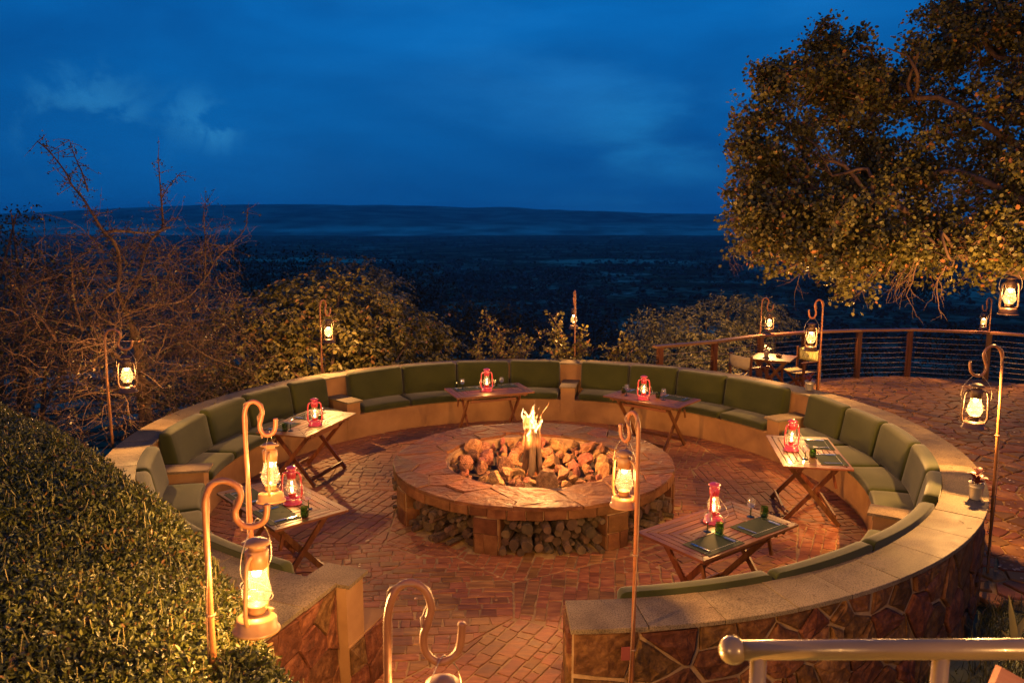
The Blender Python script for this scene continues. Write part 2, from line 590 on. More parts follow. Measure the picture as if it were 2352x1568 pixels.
M['red'] = noise_mat('red_enamel', [(.3, (.36, .03, .05)), (.7, (.46, .05, .07))], scale=8, rough=.25, bump=.05, bscale=30, vary=.08, spec=.6, coat=.3)
M['iron'] = noise_mat('rusty_lantern_metal', [(.3, (0.0495, 0.02475, 0.0132)), (.55, (0.0935, 0.0495, 0.027)), (.75, (0.143, 0.088, 0.054))], scale=14, rough=.5, bump=.2, bscale=60, vary=.2, spec=.6, metal=.35)
M['cream'] = noise_mat('cream_lantern_enamel', [(.3, (0.209, 0.1025, 0.03575)), (.6, (0.285, 0.1476, 0.05525)), (.8, (0.1425, 0.0615, 0.0195))], scale=12, rough=.45, bump=.15, bscale=60, vary=.1, spec=.5)
M['pole'] = noise_mat('painted_pole', [(.3, (0.21, 0.0765, 0.0279)), (.6, (0.315, 0.1232, 0.0434)), (.8, (0.147, 0.051, 0.0186))], scale=10, rough=.45, bump=.2, bscale=50, vary=.15, spec=.5)
M['cable'] = noise_mat('cable', [(.3, (.20, .11, .06)), (.7, (.28, .16, .09))], rough=.6, bump=0)
M['wire'] = noise_mat('bare_wire', [(.3, (0.27, 0.216, 0.156)), (.7, (0.36, 0.3, 0.228))], rough=.35, bump=0, metal=.7)
M['steelwire'] = noise_mat('rail_wire', [(.3, (.35, .25, .18)), (.7, (.5, .38, .28))], rough=.4, bump=0, metal=.5)
M['globe'] = thin_glass('lantern_globe', (.97, .93, .80), haze=.05, hazecol=(1, 1, .85))
M['clear'] = thin_glass('clear_glass', (.93, .95, .94), haze=.03, hazecol=(1, 1, 1), rim=.16)
M['green'] = thin_glass('green_glass', (.16, .30, .08), haze=.05, hazecol=(.12, .25, .05))
M['mat'] = noise_mat('green_leather', [(.3, (.012, .018, .012)), (.7, (.02, .028, .02))], rough=.85, bump=.3, bscale=200, spec=.12, bdist=.001)
M['seam'] = noise_mat('pale_thread', [(.3, (.4, .4, .35)), (.7, (.5, .5, .44))], rough=.8, bump=0)
M['steel'] = noise_mat('cutlery_steel', [(.3, (.5, .5, .5)), (.7, (.62, .62, .62))], rough=.2, bump=0, metal=1)
M['blue'] = noise_mat('blue_handle', [(.3, (.03, .06, .24)), (.7, (.05, .09, .32))], rough=.35, bump=0)
M['bulb'] = emit_mat('lit_bulb', (1, .76, .38), 8)
M['flame_small'] = emit_mat('lamp_flame', (1, .70, .30), 6)
M['handrail'] = noise_mat('tan_gloss_paint', [(.3, (0.124, 0.0841, 0.03)), (.7, (0.1612, 0.1102, 0.0425))], scale=6, rough=.3, bump=.25, bscale=55, spec=.6, coat=.25, bdist=.002)
M['canvas'] = noise_mat('chair_canvas', [(.3, (0.22, 0.1716, 0.099)), (.7, (0.275, 0.2184, 0.135))], rough=.95, bump=.3, bscale=200, bdist=.001)
M['galv'] = noise_mat('galvanised_tin', [(.3, (.34, .32, .29)), (.7, (.46, .44, .40))], scale=10, rough=.4, bump=.1, metal=.75)
M['soil'] = noise_mat('soil', [(.3, (.03, .02, .013)), (.7, (.06, .04, .025))], scale=10, rough=1, bump=.8, bscale=40)
M['redleaf'] = leaf_mat('red_leaf', (0.0546, 0.0084, 0.0088), (0.1008, 0.021, 0.018), trans=.15)
M['hedge'] = leaf_mat('hedge_leaf', (.016, .022, .005), (.075, .080, .016), (.11, .06, .018), rough=.4, trans=.2)
M['hedge_stalk'] = leaf_mat('cut_stalk', (.10, .09, .03), (.17, .14, .055), trans=.05)
M['tree'] = leaf_mat('tree_leaf', (.030, .031, .008), (.105, .090, .020), (.24, .10, .032), rough=.5, trans=.25)
M['tree_bark'] = noise_mat('tree_bark', [(.3, (0.042, 0.021, 0.012)), (.7, (0.102, 0.054, 0.033))], scale=9, rough=.9, bump=.8, bscale=25)
M['thorn_bark'] = noise_mat('thorn_bark', [(.3, (.035, .018, .012)), (.7, (.085, .045, .028))], scale=9, rough=.9, bump=.6, bscale=25)
M['thorn_leaf'] = leaf_mat('thorn_leaf', (.016, .015, .006), (.045, .036, .013), (.12, .05, .02), trans=.2)
M['broad'] = leaf_mat('broad_leaf', (.04, .038, .010), (.16, .13, .032), (.22, .11, .04), trans=.22)
M['greyleaf'] = leaf_mat('grey_leaf', (.05, .05, .035), (.11, .105, .075), trans=.2)
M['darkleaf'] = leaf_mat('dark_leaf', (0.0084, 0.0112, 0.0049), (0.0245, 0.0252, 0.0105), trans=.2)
M['acacia'] = leaf_mat('acacia_leaf', (.07, .07, .03), (.24, .21, .09), trans=.25)
M['grass'] = leaf_mat('grass_blade', (.015, .020, .006), (.06, .058, .018), (.14, .09, .04), trans=.2)
M['strap'] = leaf_mat('strap_leaf', (.10, .085, .015), (.16, .13, .03), trans=.2)
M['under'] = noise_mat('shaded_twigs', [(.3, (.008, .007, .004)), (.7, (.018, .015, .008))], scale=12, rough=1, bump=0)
M['earth'] = noise_mat('earth', [(.3, (0.035, 0.026, 0.009)), (.5, (0.06, 0.045, 0.015)), (.75, (0.1, 0.07, 0.024))], scale=.6, detail=9, rough=1, bump=.6, bscale=4, world=True, bdist=.05)
M['steps'] = M['flag']
M['reddish'] = noise_mat('red_plank', [(.3, (0.234, 0.08075, 0.0405)), (.7, (0.36, 0.152, 0.081))], scale=3, stretch=(1, 8, 8), rough=.5, bump=.2)

def soften(ld, smooth):
    ld.use_nodes = True
    nt = ld.node_tree
    e = next(n for n in nt.nodes if n.type == 'EMISSION')
    f = nt.nodes.new('ShaderNodeLightFalloff'); f.inputs['Strength'].default_value = 1; f.inputs['Smooth'].default_value = smooth
    nt.links.new(f.outputs['Quadratic'], e.inputs['Strength'])


# ------------------------------------------------------------------ far land and ground
Z_PLAIN = -70.0


def land_z(x, y):
    r = math.hypot(x, y)
    t = max(r - 5.0, 0.0)
    s = (y + 2.2) / 2.6
    w = min(max(s, 0.0), 1.0); w = w * w * (3 - 2 * w)
    if x > 2.5 and y < 9.5:      # under the terrace
        e = min(max((x - 2.5) / 2.0, 0), 1)
        out = max(0, math.hypot(max(x - 11, 0), max(y - 8.2, 0)))
        drop = -.9 * e - .45 * out
        drop = (1 - e) * (-.45 * t * w) + e * drop if w > 0 else -.05
    else:
        drop = -.45 * t * w
    drop = Z_PLAIN * (1 - math.exp(-drop / Z_PLAIN)) if drop < 0 else drop
    rise = 0.0
    if y < -2.0:
        rise = .42 * max(0.0, -y - 4.75) * 1.0
        if x > 3.2: rise = max(rise, .10 * max(0, -y - 2.3))
        rise = min(rise, 1.72)
    if x < -3.5 and y < -2: rise *= 1
    return drop + rise - .06


def build_land():
    radii = [4.5, 4.8, 5.2, 5.7, 6.3, 7, 7.8, 8.8, 10, 12, 14.5, 18, 23, 30, 40, 55, 75, 105, 150, 210, 300, 430, 620, 900, 1300, 1900, 2700, 3600, 4600, 5800, 7500, 9500, 12000]
    n = 180
    V, F = [], []
    for r in radii:
        for k in range(n):
            a = 2 * PI * k / n
            x, y = r * math.cos(a), r * math.sin(a)
            z = land_z(x, y)
            if r > 60 and y < 0: z = z * 1.0
            if r > 25: z += (mnoise.noise(Vector((x, y, 0)) / 260) * min(r, 600) * .010)
            V.append((x, y, z))
    for i in range(len(radii) - 1):
        for k in range(n):
            k2 = (k + 1) % n
            F.append((i * n + k, i * n + k2, (i + 1) * n + k2, (i + 1) * n + k))
    m, nt, N, L, b = nodes('savanna_ground')
    g = N('ShaderNodeNewGeometry')
    sx = N('ShaderNodeSeparateXYZ'); L(g.outputs['Position'], sx.inputs[0])
    mp = N('ShaderNodeMapping'); mp.inputs['Scale'].default_value = (.0030, .0034, .001); L(g.outputs['Position'], mp.inputs[0])
    n1 = N('ShaderNodeTexNoise'); n1.inputs['Scale'].default_value = 3.2; n1.inputs['Detail'].default_value = 9; n1.inputs['Roughness'].default_value = .62; L(mp.outputs[0], n1.inputs[0])
    col = ramp(N, L, n1.outputs[0], [(.36, (.022, .026, .014)), (.48, (.06, .068, .038)), (.56, (.13, .145, .09)), (.66, (.30, .32, .22))])
    n2 = N('ShaderNodeTexNoise'); n2.inputs['Scale'].default_value = .11; n2.inputs['Detail'].default_value = 8; L(g.outputs['Position'], n2.inputs[0])
    tree = ramp(N, L, n2.outputs[0], [(.42, (.16,) * 3), (.55, (1, 1, 1))])
    mx = N('ShaderNodeMix'); mx.data_type = 'RGBA'; mx.blend_type = 'MULTIPLY'; mx.inputs[0].default_value = 1
    L(col, mx.inputs[6]); L(tree, mx.inputs[7])
    # the open grass flats at the foot of the ridge
    far = N('ShaderNodeMapRange'); far.inputs[1].default_value = 4000; far.inputs[2].default_value = 4200; L(sx.outputs[1], far.inputs[0])
    m2 = N('ShaderNodeMix'); m2.data_type = 'RGBA'; L(far.outputs[0], m2.inputs[0]); L(mx.outputs[2], m2.inputs[6])
    far_c = ramp(N, L, n1.outputs[0], [(.35, (.26, .27, .20)), (.6, (.52, .54, .40))])
    L(far_c, m2.inputs[7])
    # pale grass clearing on the valley floor below the terrace
    prev = m2.outputs[2]
    for (u, v), rx, ry in (((2060, 652), 95, 210), ((1890, 618), 120, 150), ((720, 598), 230, 110), ((1420, 603), 170, 90)):
        c = onz(u, v, Z_PLAIN)
        mpc = N('ShaderNodeMapping'); mpc.vector_type = 'POINT'
        mpc.inputs['Location'].default_value = (-c.x / rx, -c.y / ry, 0); mpc.inputs['Scale'].default_value = (1 / rx, 1 / ry, 0)
        L(g.outputs['Position'], mpc.inputs[0])
        ln = N('ShaderNodeVectorMath'); ln.operation = 'LENGTH'; L(mpc.outputs[0], ln.inputs[0])
        wob = N('ShaderNodeMath'); wob.operation = 'MULTIPLY_ADD'; L(n2.outputs[0], wob.inputs[0]); wob.inputs[1].default_value = 1.6; L(ln.outputs['Value'], wob.inputs[2])
        fl = N('ShaderNodeMapRange'); fl.inputs[1].default_value = 1.45; fl.inputs[2].default_value = 1.75; fl.inputs[3].default_value = .9; fl.inputs[4].default_value = 0
        L(wob.outputs[0], fl.inputs[0])
        mc = N('ShaderNodeMix'); mc.data_type = 'RGBA'; L(fl.outputs[0], mc.inputs[0]); L(prev, mc.inputs[6]); mc.inputs[7].default_value = (.30, .34, .22, 1)
        prev = mc.outputs[2]
    L(prev, b.inputs['Base Color']); b.inputs['Roughness'].default_value = 1; b.inputs['Specular IOR Level'].default_value = 0
    o = mesh('savanna_plain', V, F, m, smooth=True); o['kind'] = 'structure'

    # the long ridge on the horizon
    prof = [(-2500, 499), (-1500, 500), (-600, 505), (-150, 497), (0, 492), (130, 487), (260, 480), (380, 475), (470, 471), (560, 470.5), (650, 470), (740, 469.5), (800, 472.5), (870, 471), (1000, 474), (1090, 478), (1160, 475), (1230, 481), (1320, 484), (1400, 486), (1500, 490), (1650, 492), (1900, 494), (2352, 497), (3000, 502), (4200, 500)]
    base, top = 4150.0, 7200.0
    us = np.linspace(-2500, 4200, 260)
    tv = np.interp(us, [p[0] for p in prof], [p[1] for p in prof])
    V, F = [], []
    rows = 9
    for j in range(rows + 3):
        t = j / rows
        for u, v in zip(us, tv):
            d = base + (top - base) * t
            a = (u - 1176) / FPX
            pt = at(u, v, top)
            zt = pt.z
            s = min(t, 1.0)
            prof_h = s ** .8 if t <= 1 else max(0, 1 - (t - 1) * 2.4)
            x = CAM_LOC.x + (a * _cy - _sy) * d; y = CAM_LOC.y + (a * _sy + _cy) * d
            nz = mnoise.fractal(Vector((x / 900, y / 900, 3)), 1.0, 2.0, 5) * 60 * (1 - abs(2 * s - 1)) if t <= 1 else 0
            fine = mnoise.fractal(Vector((x / 120, 0, 9)), 1.0, 2.0, 4) * 5 * s
            V.append((x, y, Z_PLAIN - 4 + (zt - Z_PLAIN + 4) * prof_h + nz + fine))
    n = len(us)
    for j in range(rows + 2):
        for k in range(n - 1):
            F.append((j * n + k, j * n + k + 1, (j + 1) * n + k + 1, (j + 1) * n + k))
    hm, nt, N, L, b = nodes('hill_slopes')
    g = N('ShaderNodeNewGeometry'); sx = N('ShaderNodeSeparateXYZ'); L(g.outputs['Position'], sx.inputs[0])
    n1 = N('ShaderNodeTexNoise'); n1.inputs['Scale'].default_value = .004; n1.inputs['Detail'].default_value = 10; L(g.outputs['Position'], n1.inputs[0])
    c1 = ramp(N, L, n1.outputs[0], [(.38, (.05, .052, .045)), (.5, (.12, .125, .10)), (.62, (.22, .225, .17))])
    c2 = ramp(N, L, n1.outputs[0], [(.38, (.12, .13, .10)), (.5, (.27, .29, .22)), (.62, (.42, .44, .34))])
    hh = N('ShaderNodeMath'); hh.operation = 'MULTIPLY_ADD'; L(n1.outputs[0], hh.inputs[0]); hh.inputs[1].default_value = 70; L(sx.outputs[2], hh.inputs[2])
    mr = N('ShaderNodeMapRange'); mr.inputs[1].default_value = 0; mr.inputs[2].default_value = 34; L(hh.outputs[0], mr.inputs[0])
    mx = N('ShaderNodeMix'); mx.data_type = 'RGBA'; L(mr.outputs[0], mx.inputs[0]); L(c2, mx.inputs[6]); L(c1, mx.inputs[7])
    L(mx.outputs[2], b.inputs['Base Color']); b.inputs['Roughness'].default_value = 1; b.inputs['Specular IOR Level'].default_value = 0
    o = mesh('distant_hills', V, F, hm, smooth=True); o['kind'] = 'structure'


build_land()


def build_haze():
    mb = MB(); mb.box((0, 0, 70), (26000, 26000, 300))
    m = bpy.data.materials.new('evening_air'); m.use_nodes = True
    nt = m.node_tree; nt.nodes.clear()
    o = nt.nodes.new('ShaderNodeOutputMaterial'); v = nt.nodes.new('ShaderNodeVolumePrincipled')
    v.inputs['Color'].default_value = (.80, .88, 1, 1); v.inputs['Density'].default_value = HAZE; v.inputs['Anisotropy'].default_value = 0
    nt.links.new(v.outputs[0], o.inputs['Volume'])
    b = mb.build('haze', m); b['kind'] = 'stuff'


HAZE = 7.5e-5
build_haze()


def blob_shrub(mb, c, r, h, rnd, n=26):
    """A far shrub: a bundle of leaf-clump quads on a lumpy volume."""
    for _ in range(n):
        a = rnd.uniform(0, 2 * PI); e = rnd.uniform(-.2, 1) ** 1
        q = math.sqrt(max(0, 1 - e * e)) if e > 0 else 1
        p = Vector((c[0] + math.cos(a) * q * r * rnd.uniform(.5, 1.05), c[1] + math.sin(a) * q * r * rnd.uniform(.5, 1.05), c[2] + h * (.45 + .5 * e)))
        s = r * rnd.uniform(.28, .5)
        x = Vector((rnd.uniform(-1, 1), rnd.uniform(-1, 1), rnd.uniform(-.5, .5))).normalized()
        y = x.orthogonal().normalized()
        y = (Matrix.Rotation(rnd.uniform(0, 6.3), 3, x) @ y)
        mb.add([p - x * s, p + y * s * .7, p + x * s, p - y * s * .7], [(0, 1, 2), (0, 2, 3)])


def far_bush():
    rnd = random.Random(4)
    mb = MB()
    for _ in range(9000):
        v = 548 + (rnd.random() ** 1.5) * 300
        u = rnd.uniform(380, 2352)
        p = onz(u, v, Z_PLAIN)
        k = mnoise.noise(Vector((p.x / 420, p.y / 900, 1)))
        if k < -.10 and rnd.random() < .7: continue
        if p.y > 4100: continue
        s = rnd.uniform(1.6, 5.0) * (1.5 if p.y > 900 else 1)
        blob_shrub(mb, (p.x, p.y, land_z(p.x, p.y) - .6), s, s * rnd.uniform(.9, 1.5), rnd, n=9 if p.y > 900 else 20)
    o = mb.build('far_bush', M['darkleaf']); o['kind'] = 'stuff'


far_bush()

# ------------------------------------------------------------------ patio floor and terrace
def build_patio():
    n = 96
    V = [(0, 0, 0)] + [tuple(pol(4.6, 360 * k / n)) for k in range(n)]
    F = [(0, 1 + k, 1 + (k + 1) % n) for k in range(n)]
    # a tongue of paving out through the entrance
    b = len(V)
    for a in range(-112, -83, 4): V.append(tuple(pol(4.6, a))); V.append(tuple(pol(5.6, a)))
    for i in range(7): F.append((b + 2 * i, b + 2 * i + 1, b + 2 * i + 3, b + 2 * i + 2))
    floor = mesh('patio_floor', V, F, M['grout']); floor['kind'] = 'structure'
    rnd = random.Random(11)
    patches = voronoi(poisson(46, -4.4, 4.4, -5.4, 4.4, rnd), [(-4.5, -5.5), (4.5, -5.5), (4.5, 4.5), (-4.5, 4.5)])
    pieces = []
    for pt in patches:
        if not pt: continue
        pc = cent(pt); th = rnd.uniform(0, PI); ct, st = math.cos(th), math.sin(th)
        stones = []
        y = -1.3
        if area(pt) < 0: pt = pt[::-1]
        ptn = inset(pt, .004)
        while y < 1.3 and len(ptn) > 2:
            h_ = rnd.uniform(.085, .145); x = -1.3 - rnd.uniform(0, .2)
            while x < 1.3:
                l_ = rnd.choice([.09, .12, .15, .18, .22, .26]) * rnd.uniform(.9, 1.1)
                j = lambda: rnd.uniform(-.012, .012)
                q = [(x + j(), y + j() * .6), (x + l_ + j(), y + j() * .6), (x + l_ + j(), y + h_ + j() * .6), (x + j(), y + h_ + j() * .6)]
                x += l_
                q = [(pc[0] + a * ct - b * st, pc[1] + a * st + b * ct) for a, b in q]
                for i in range(len(ptn)):
                    a, b = ptn[i], ptn[(i + 1) % len(ptn)]
                    dx, dy = b[0] - a[0], b[1] - a[1]; ll = math.hypot(dx, dy)
                    if ll < 1e-6: continue
                    q = clip(q, dy / ll, -dx / ll, (dy * a[0] - dx * a[1]) / ll)
                    if len(q) < 3: break
                if len(q) >= 3: stones.append(q)
            y += h_
        for q in stones:
            cx, cy_ = cent(q); r = math.hypot(cx, cy_); A = abs(area(q))
            if r < 1.62 or (r > 3.86 and not (-108 < math.degrees(math.atan2(cy_, cx)) < -88 and r < 5.5)): continue
            if area(q) < 0: q = q[::-1]
            q = inset(q, rnd.uniform(.003, .008))
            if len(q) < 3 or abs(area(q)) < .0022: continue
            q = rough_edges(q, rnd, .003, .07)
            h = .007 + rnd.uniform(-.002, .003)
            Vv, Ff = stone_geo(q, lambda x, y, z: (x, y, z), h, rnd, cham=.004, base=-.01, uneven=.0025)
            sz = view_size((cx, cy_, 0), A)
            if r > 3.7 and cy_ < -1 and r < 4.6: sz = 0     # behind the near wall
            pieces.append((sz, Vv, Ff))
    lay(pieces, 'paver', floor, M['paver'], 300, 'small_pavers')


RAIL = [(2.35, 5.3), (3.5, 5.92), (4.62, 6.75), (5.68, 7.25), (6.95, 7.6), (8.08, 7.72), (9.52, 7.32), (10.9, 6.4), (12.3, 4.9)]


def build_terrace():
    out = [(p[0], p[1] + .12) for p in RAIL] + [(13.5, 1.0), (13.2, -2.4), (9, -3.3), (6.2, -3.0), (4.75, -2.55), (3.6, -2.2), (2.0, 0), (1.9, 3.0)]
    mb = MB()
    # slab: fan from an inner point
    c = (5.5, 2.0)
    n = len(out)
    V = [(c[0], c[1], -.012)] + [(x, y, -.012) for x, y in out] + [(x, y, -1.6) for x, y in out]
    F = [(0, 1 + (k + 1) % n, 1 + k) for k in range(n)] + [(1 + k, 1 + (k + 1) % n, 1 + n + (k + 1) % n, 1 + n + k) for k in range(n)]
    o = mesh('terrace', V, F, M['grout']); o['kind'] = 'structure'
    # drop the part of the slab that would reach into the round patio: it lies below the patio sheet
    rnd = random.Random(5)
    sites = poisson(2300, 1.9, 13.5, -3.3, 8.0, rnd)
    cells = voronoi(sites, [(1.5, -3.6), (14, -3.6), (14, 8.4), (1.5, 8.4)])
    pieces = []
    m = len(RAIL)
    for q in cells:
        if not q: continue
        if area(q) < 0: q = q[::-1]
        cx, cy_ = cent(q)
        if math.hypot(cx, cy_) < 4.55: continue
        for i in range(m - 1):      # keep inside the rail line
            a, b = RAIL[i], RAIL[i + 1]
            dx, dy = b[0] - a[0], b[1] - a[1]; l = math.hypot(dx, dy)
            nx, ny = -dy / l, dx / l
            q = clip(q, nx, ny, nx * a[0] + ny * a[1] + .08)
            if len(q) < 3: break
        if len(q) < 3: continue
        ok = cy_ > -2.45 - (cx - 4.6) * .12
        if not ok: continue
        q = inset(q, rnd.uniform(.008, .022))
        if len(q) < 3 or abs(area(q)) < .008: continue
        q = rough_edges(q, rnd, .012, .11)
        A = abs(area(q))
        Vv, Ff = stone_geo(q, lambda x, y, z: (x, y, z), .008 + rnd.uniform(-.004, .005), rnd, cham=.006, base=-.03, uneven=.004)
        pieces.append((view_size((cx, cy_, 0), A), Vv, Ff))
    lay(pieces, 'flagstone', o, M['flag'], 300, 'small_flagstones')


build_patio()
build_terrace()

# ------------------------------------------------------------------ round wall with built-in bench
A0, A1 = -87.0, 251.5            # the wall runs counter-clockwise from the right of the entrance to the left of it
ARM = [-29.0, 26.2, 81.2, 137.4, 191.0]


def arc_sheet(mb, prof, a0, a1, step=2.0, closed=True, ends=True):
    """Sweeps a profile [(r, z)] round the centre from a0 to a1 degrees."""
    n = max(2, int(abs(a1 - a0) / step) + 1)
    m = len(prof)
    V, F = [], []
    for i in range(n):
        a = a0 + (a1 - a0) * i / (n - 1)
        for r, z in prof: V.append(pol(r, a, z))
    for i in range(n - 1):
        for k in range(m if closed else m - 1):
            k2 = (k + 1) % m
            F.append((i * m + k, (i + 1) * m + k, (i + 1) * m + k2, i * m + k2))
    if ends:
        F.append(tuple(range(m))); F.append(tuple((n - 1) * m + k for k in range(m - 1, -1, -1)))
    mb.add(V, F)


def build_wall():
    w = thing('round_wall', 'curved stone wall with pale granite coping and built-in plaster bench round the fire pit', 'wall')
    mb = MB()
    arc_sheet(mb, [(4.30, 0), (4.30, .872), (4.60, .872), (4.60, -.9)], A0, A1)
    mb.build('core', M['plaster'], w)
    mb = MB()
    arc_sheet(mb, [(3.75, 0), (3.752, .365), (3.77, .375), (4.298, .375), (4.298, 0)], A0 + .4, A1 - 1.0)
    mb.build('bench', M['plaster'], w)
    # coping slabs
    a = A0 - .2
    rnd = random.Random(3)
    k = 0
    slabs = []
    while a < A1:
        da = rnd.uniform(5.6, 7.0)
        b = min(a + da, A1 + .4)
        if A1 + .4 - b < 2.5: b = A1 + .4
        z = .90 + rnd.uniform(-.0015, .0015)
        mb = MB()
        g = .045
        arc_sheet(mb, [(4.283, z - .030), (4.283, z - .004), (4.288, z), (4.652, z), (4.656, z - .004), (4.656, z - .030)], a + g, b - g, step=1.5)
        mb.built('coping_slab', M['coping'], w)
        a = b
    # left of the entrance the wall top is two slabs deep
    for s in range(3):
        a0, a1 = 232 + s * 6.6, 232 + (s + 1) * 6.6
        a1 = min(a1, A1 + .4)
        mb = MB(); arc_sheet(mb, [(4.66, .870), (4.66, .896), (4.664, .9), (5.046, .9), (5.05, .896), (5.05, .870)], a0 + .05, a1 - .05, step=1.5)
        mb.built('coping_slab', M['coping'], w)
    mb = MB(); arc_sheet(mb, [(4.602, -.1), (4.602, .868), (5.0, .868), (5.0, -.1)], 232, A1, step=2)
    mb.build('broad_end', M['mortar'], w)
    # armrests
    for a in ARM:
        M0 = Matrix.Rotation(R(a), 4, 'Z')
        mb = MB(); mb.box(((3.742 + 4.29) / 2, 0, .29), (4.29 - 3.742, .235, .58), M0)
        p = mb.built('armrest', M['plaster'], w)
        mb = MB()
        poly = [(3.69, -.135), (4.296, -.145), (4.296, .145), (3.69, .135)]
        mb.prism(poly, .5805, .608)
        V = [M0 @ v for v in mb.V]
        c = p.location.copy()
        sl = mesh('armrest_slab', [v - c for v in V], mb.F, M['coping'], p)
    # end of the bench at the left of the entrance: low back block and stone-faced seat block
    def end_block(name, r0, r1, z0, z1, a0, a1, mat, cap):
        mb = MB(); arc_sheet(mb, [(r0, z0), (r0, z1), (r1, z1), (r1, z0)], a0, a1, step=1)
        return mb.built(name, mat, w)
    end_block('bench_end', 4.06, 4.281, .375, .858, A1 - 3.0, A1 + 1.3, M['plaster'], None)
    end_block('coping_slab', 4.02, 4.281, .8605, .886, A1 - 3.2, A1 + 1.6, M['coping'], None)
    end_block('bench_end', 3.745, 4.281, 0, .43, A1 - 4.0, A1 + 1.4, M['plaster'], None)
    # outer stone facing: irregular stones in mortar
    mb = MB()
    arc_sheet(mb, [(4.602, -.9), (4.602, .866), (4.612, .866), (4.612, -.9)], A0, A1)
    mb.build('mortar_face', M['mortar'], w)
    rnd = random.Random(21)
    Rm = 4.612
    L0, L1 = R(A0) * Rm, R(A1) * Rm
    sites = poisson(330, L0, L1, -.30, .875, rnd) + [(rnd.uniform(L0, L1), rnd.uniform(-.3, .87)) for _ in range(270)]
    sites = [(x, y) for x, y in sites]
    cells = voronoi(sites, [(L0, -.35), (L1, -.35), (L1, .862), (L0, .862)])
    pieces = []
    for q in cells:
        if not q: continue
        if area(q) < 0: q = q[::-1]
        q = inset(q, rnd.uniform(.006, .017))
        if len(q) < 3 or abs(area(q)) < .004: continue
        q = rough_edges(q, rnd, .007, .09)
        q = [(min(max(x, L0 + .012), L1), min(y, .858)) for x, y in q]
        A = abs(area(q)); cx, cy_ = cent(q)
        deg = math.degrees(cx / Rm)
        V, F = stone_geo(q, lambda x, y, z: pol(Rm + z, math.degrees(x / Rm), y), rnd.uniform(.010, .034), rnd, cham=.009, base=-.004, uneven=.012, rise=.006, rings_in=True)
        sz = A if (-87 <= deg <= -18) else A * .01
        pieces.append((sz, V, F))
    lay(pieces, 'wall_stone', w, M['cladding'], 165, 'back_wall_stones')
    # stone facing on both end faces
    def end_face(origin, du, width, heights, seed, nst, tops):
        rnd = random.Random(seed)
        du = Vector(du).normalized(); nrm = Vector((-du.y, du.x, 0))
        sites = poisson(nst, 0, width, 0, heights, rnd)
        for q in voronoi(sites, [(0, -.02), (width, -.02), (width, heights), (0, heights)]):
            if not q: continue
            if area(q) < 0: q = q[::-1]
            q = inset(q, rnd.uniform(.0015, .004))
            if len(q) < 3: continue
            q = rough_edges(q, rnd, .005, .10)
            q = [(min(max(x, 0), width), min(y, tops(x))) for x, y in q]
            fm = lambda x, y, z: Vector(origin) + du * x + Vector((0, 0, y)) + nrm * z
            V, F = stone_geo(q, fm, rnd.uniform(.012, .026), rnd, cham=.006, base=-.02, uneven=.012, rings_in=True)
            centred('wall_stone', V, F, M['cladding'], w)
    e = pol(1, A1)          # radial at the left end
    end_face(pol(4.29, A1 + .12), -e * -1, .74, .862, 31, 13, lambda x: .862)
    end_face(pol(3.75, A1 + 1.5), e, .53, .425, 32, 4, lambda x: .425)
    e = pol(1, A0)
    rnd = random.Random(2)
    end_face(pol(4.61, A0 - .12), -e, .30, .862, 33, 9, lambda x: .862)
    return w


wall = build_wall()

# ------------------------------------------------------------------ cushions
def round_box(a, b, c, r, nx=10, ny=4, nz=4, k=3):
    """Vertices and quads of a box (half sizes a, b, c) with rounded edges."""
    def axis(h, n):
        t = [-h + r * (1 - math.cos(PI / 2 * i / k)) for i in range(k)]
        t += list(np.linspace(-h + r, h - r, n))
        t += [h - r * (1 - math.cos(PI / 2 * (k - 1 - i) / k)) for i in range(k)]
        return t
    X, Y, Z = axis(a, nx), axis(b, ny), axis(c, nz)
    idx, V, F = {}, [], []
    def vert(x, y, z):
        key = (round(x, 5), round(y, 5), round(z, 5))
        if key not in idx:
            i = Vector((max(-a + r, min(a - r, x)), max(-b + r, min(b - r, y)), max(-c + r, min(c - r, z))))
            d = Vector((x, y, z)) - i
            p = i + d.normalized() * r if d.length > 1e-9 else Vector((x, y, z))
            idx[key] = len(V); V.append(p)
        return idx[key]
    def grid(A, B, f, flip):
        for i in range(len(A) - 1):
            for j in range(len(B) - 1):
                q = [f(A[i], B[j]), f(A[i + 1], B[j]), f(A[i + 1], B[j + 1]), f(A[i], B[j + 1])]
                F.append(tuple(q[::-1] if flip else q))
    grid(X, Y, lambda x, y: vert(x, y, c), False); grid(X, Y, lambda x, y: vert(x, y, -c), True)
    grid(X, Z, lambda x, z: vert(x, -b, z), False); grid(X, Z, lambda x, z: vert(x, b, z), True)
    grid(Y, Z, lambda y, z: vert(a, y, z), False); grid(Y, Z, lambda y, z: vert(-a, y, z), True)
    return V, F


ORD = ['first', 'second', 'third', 'fourth', 'fifth']


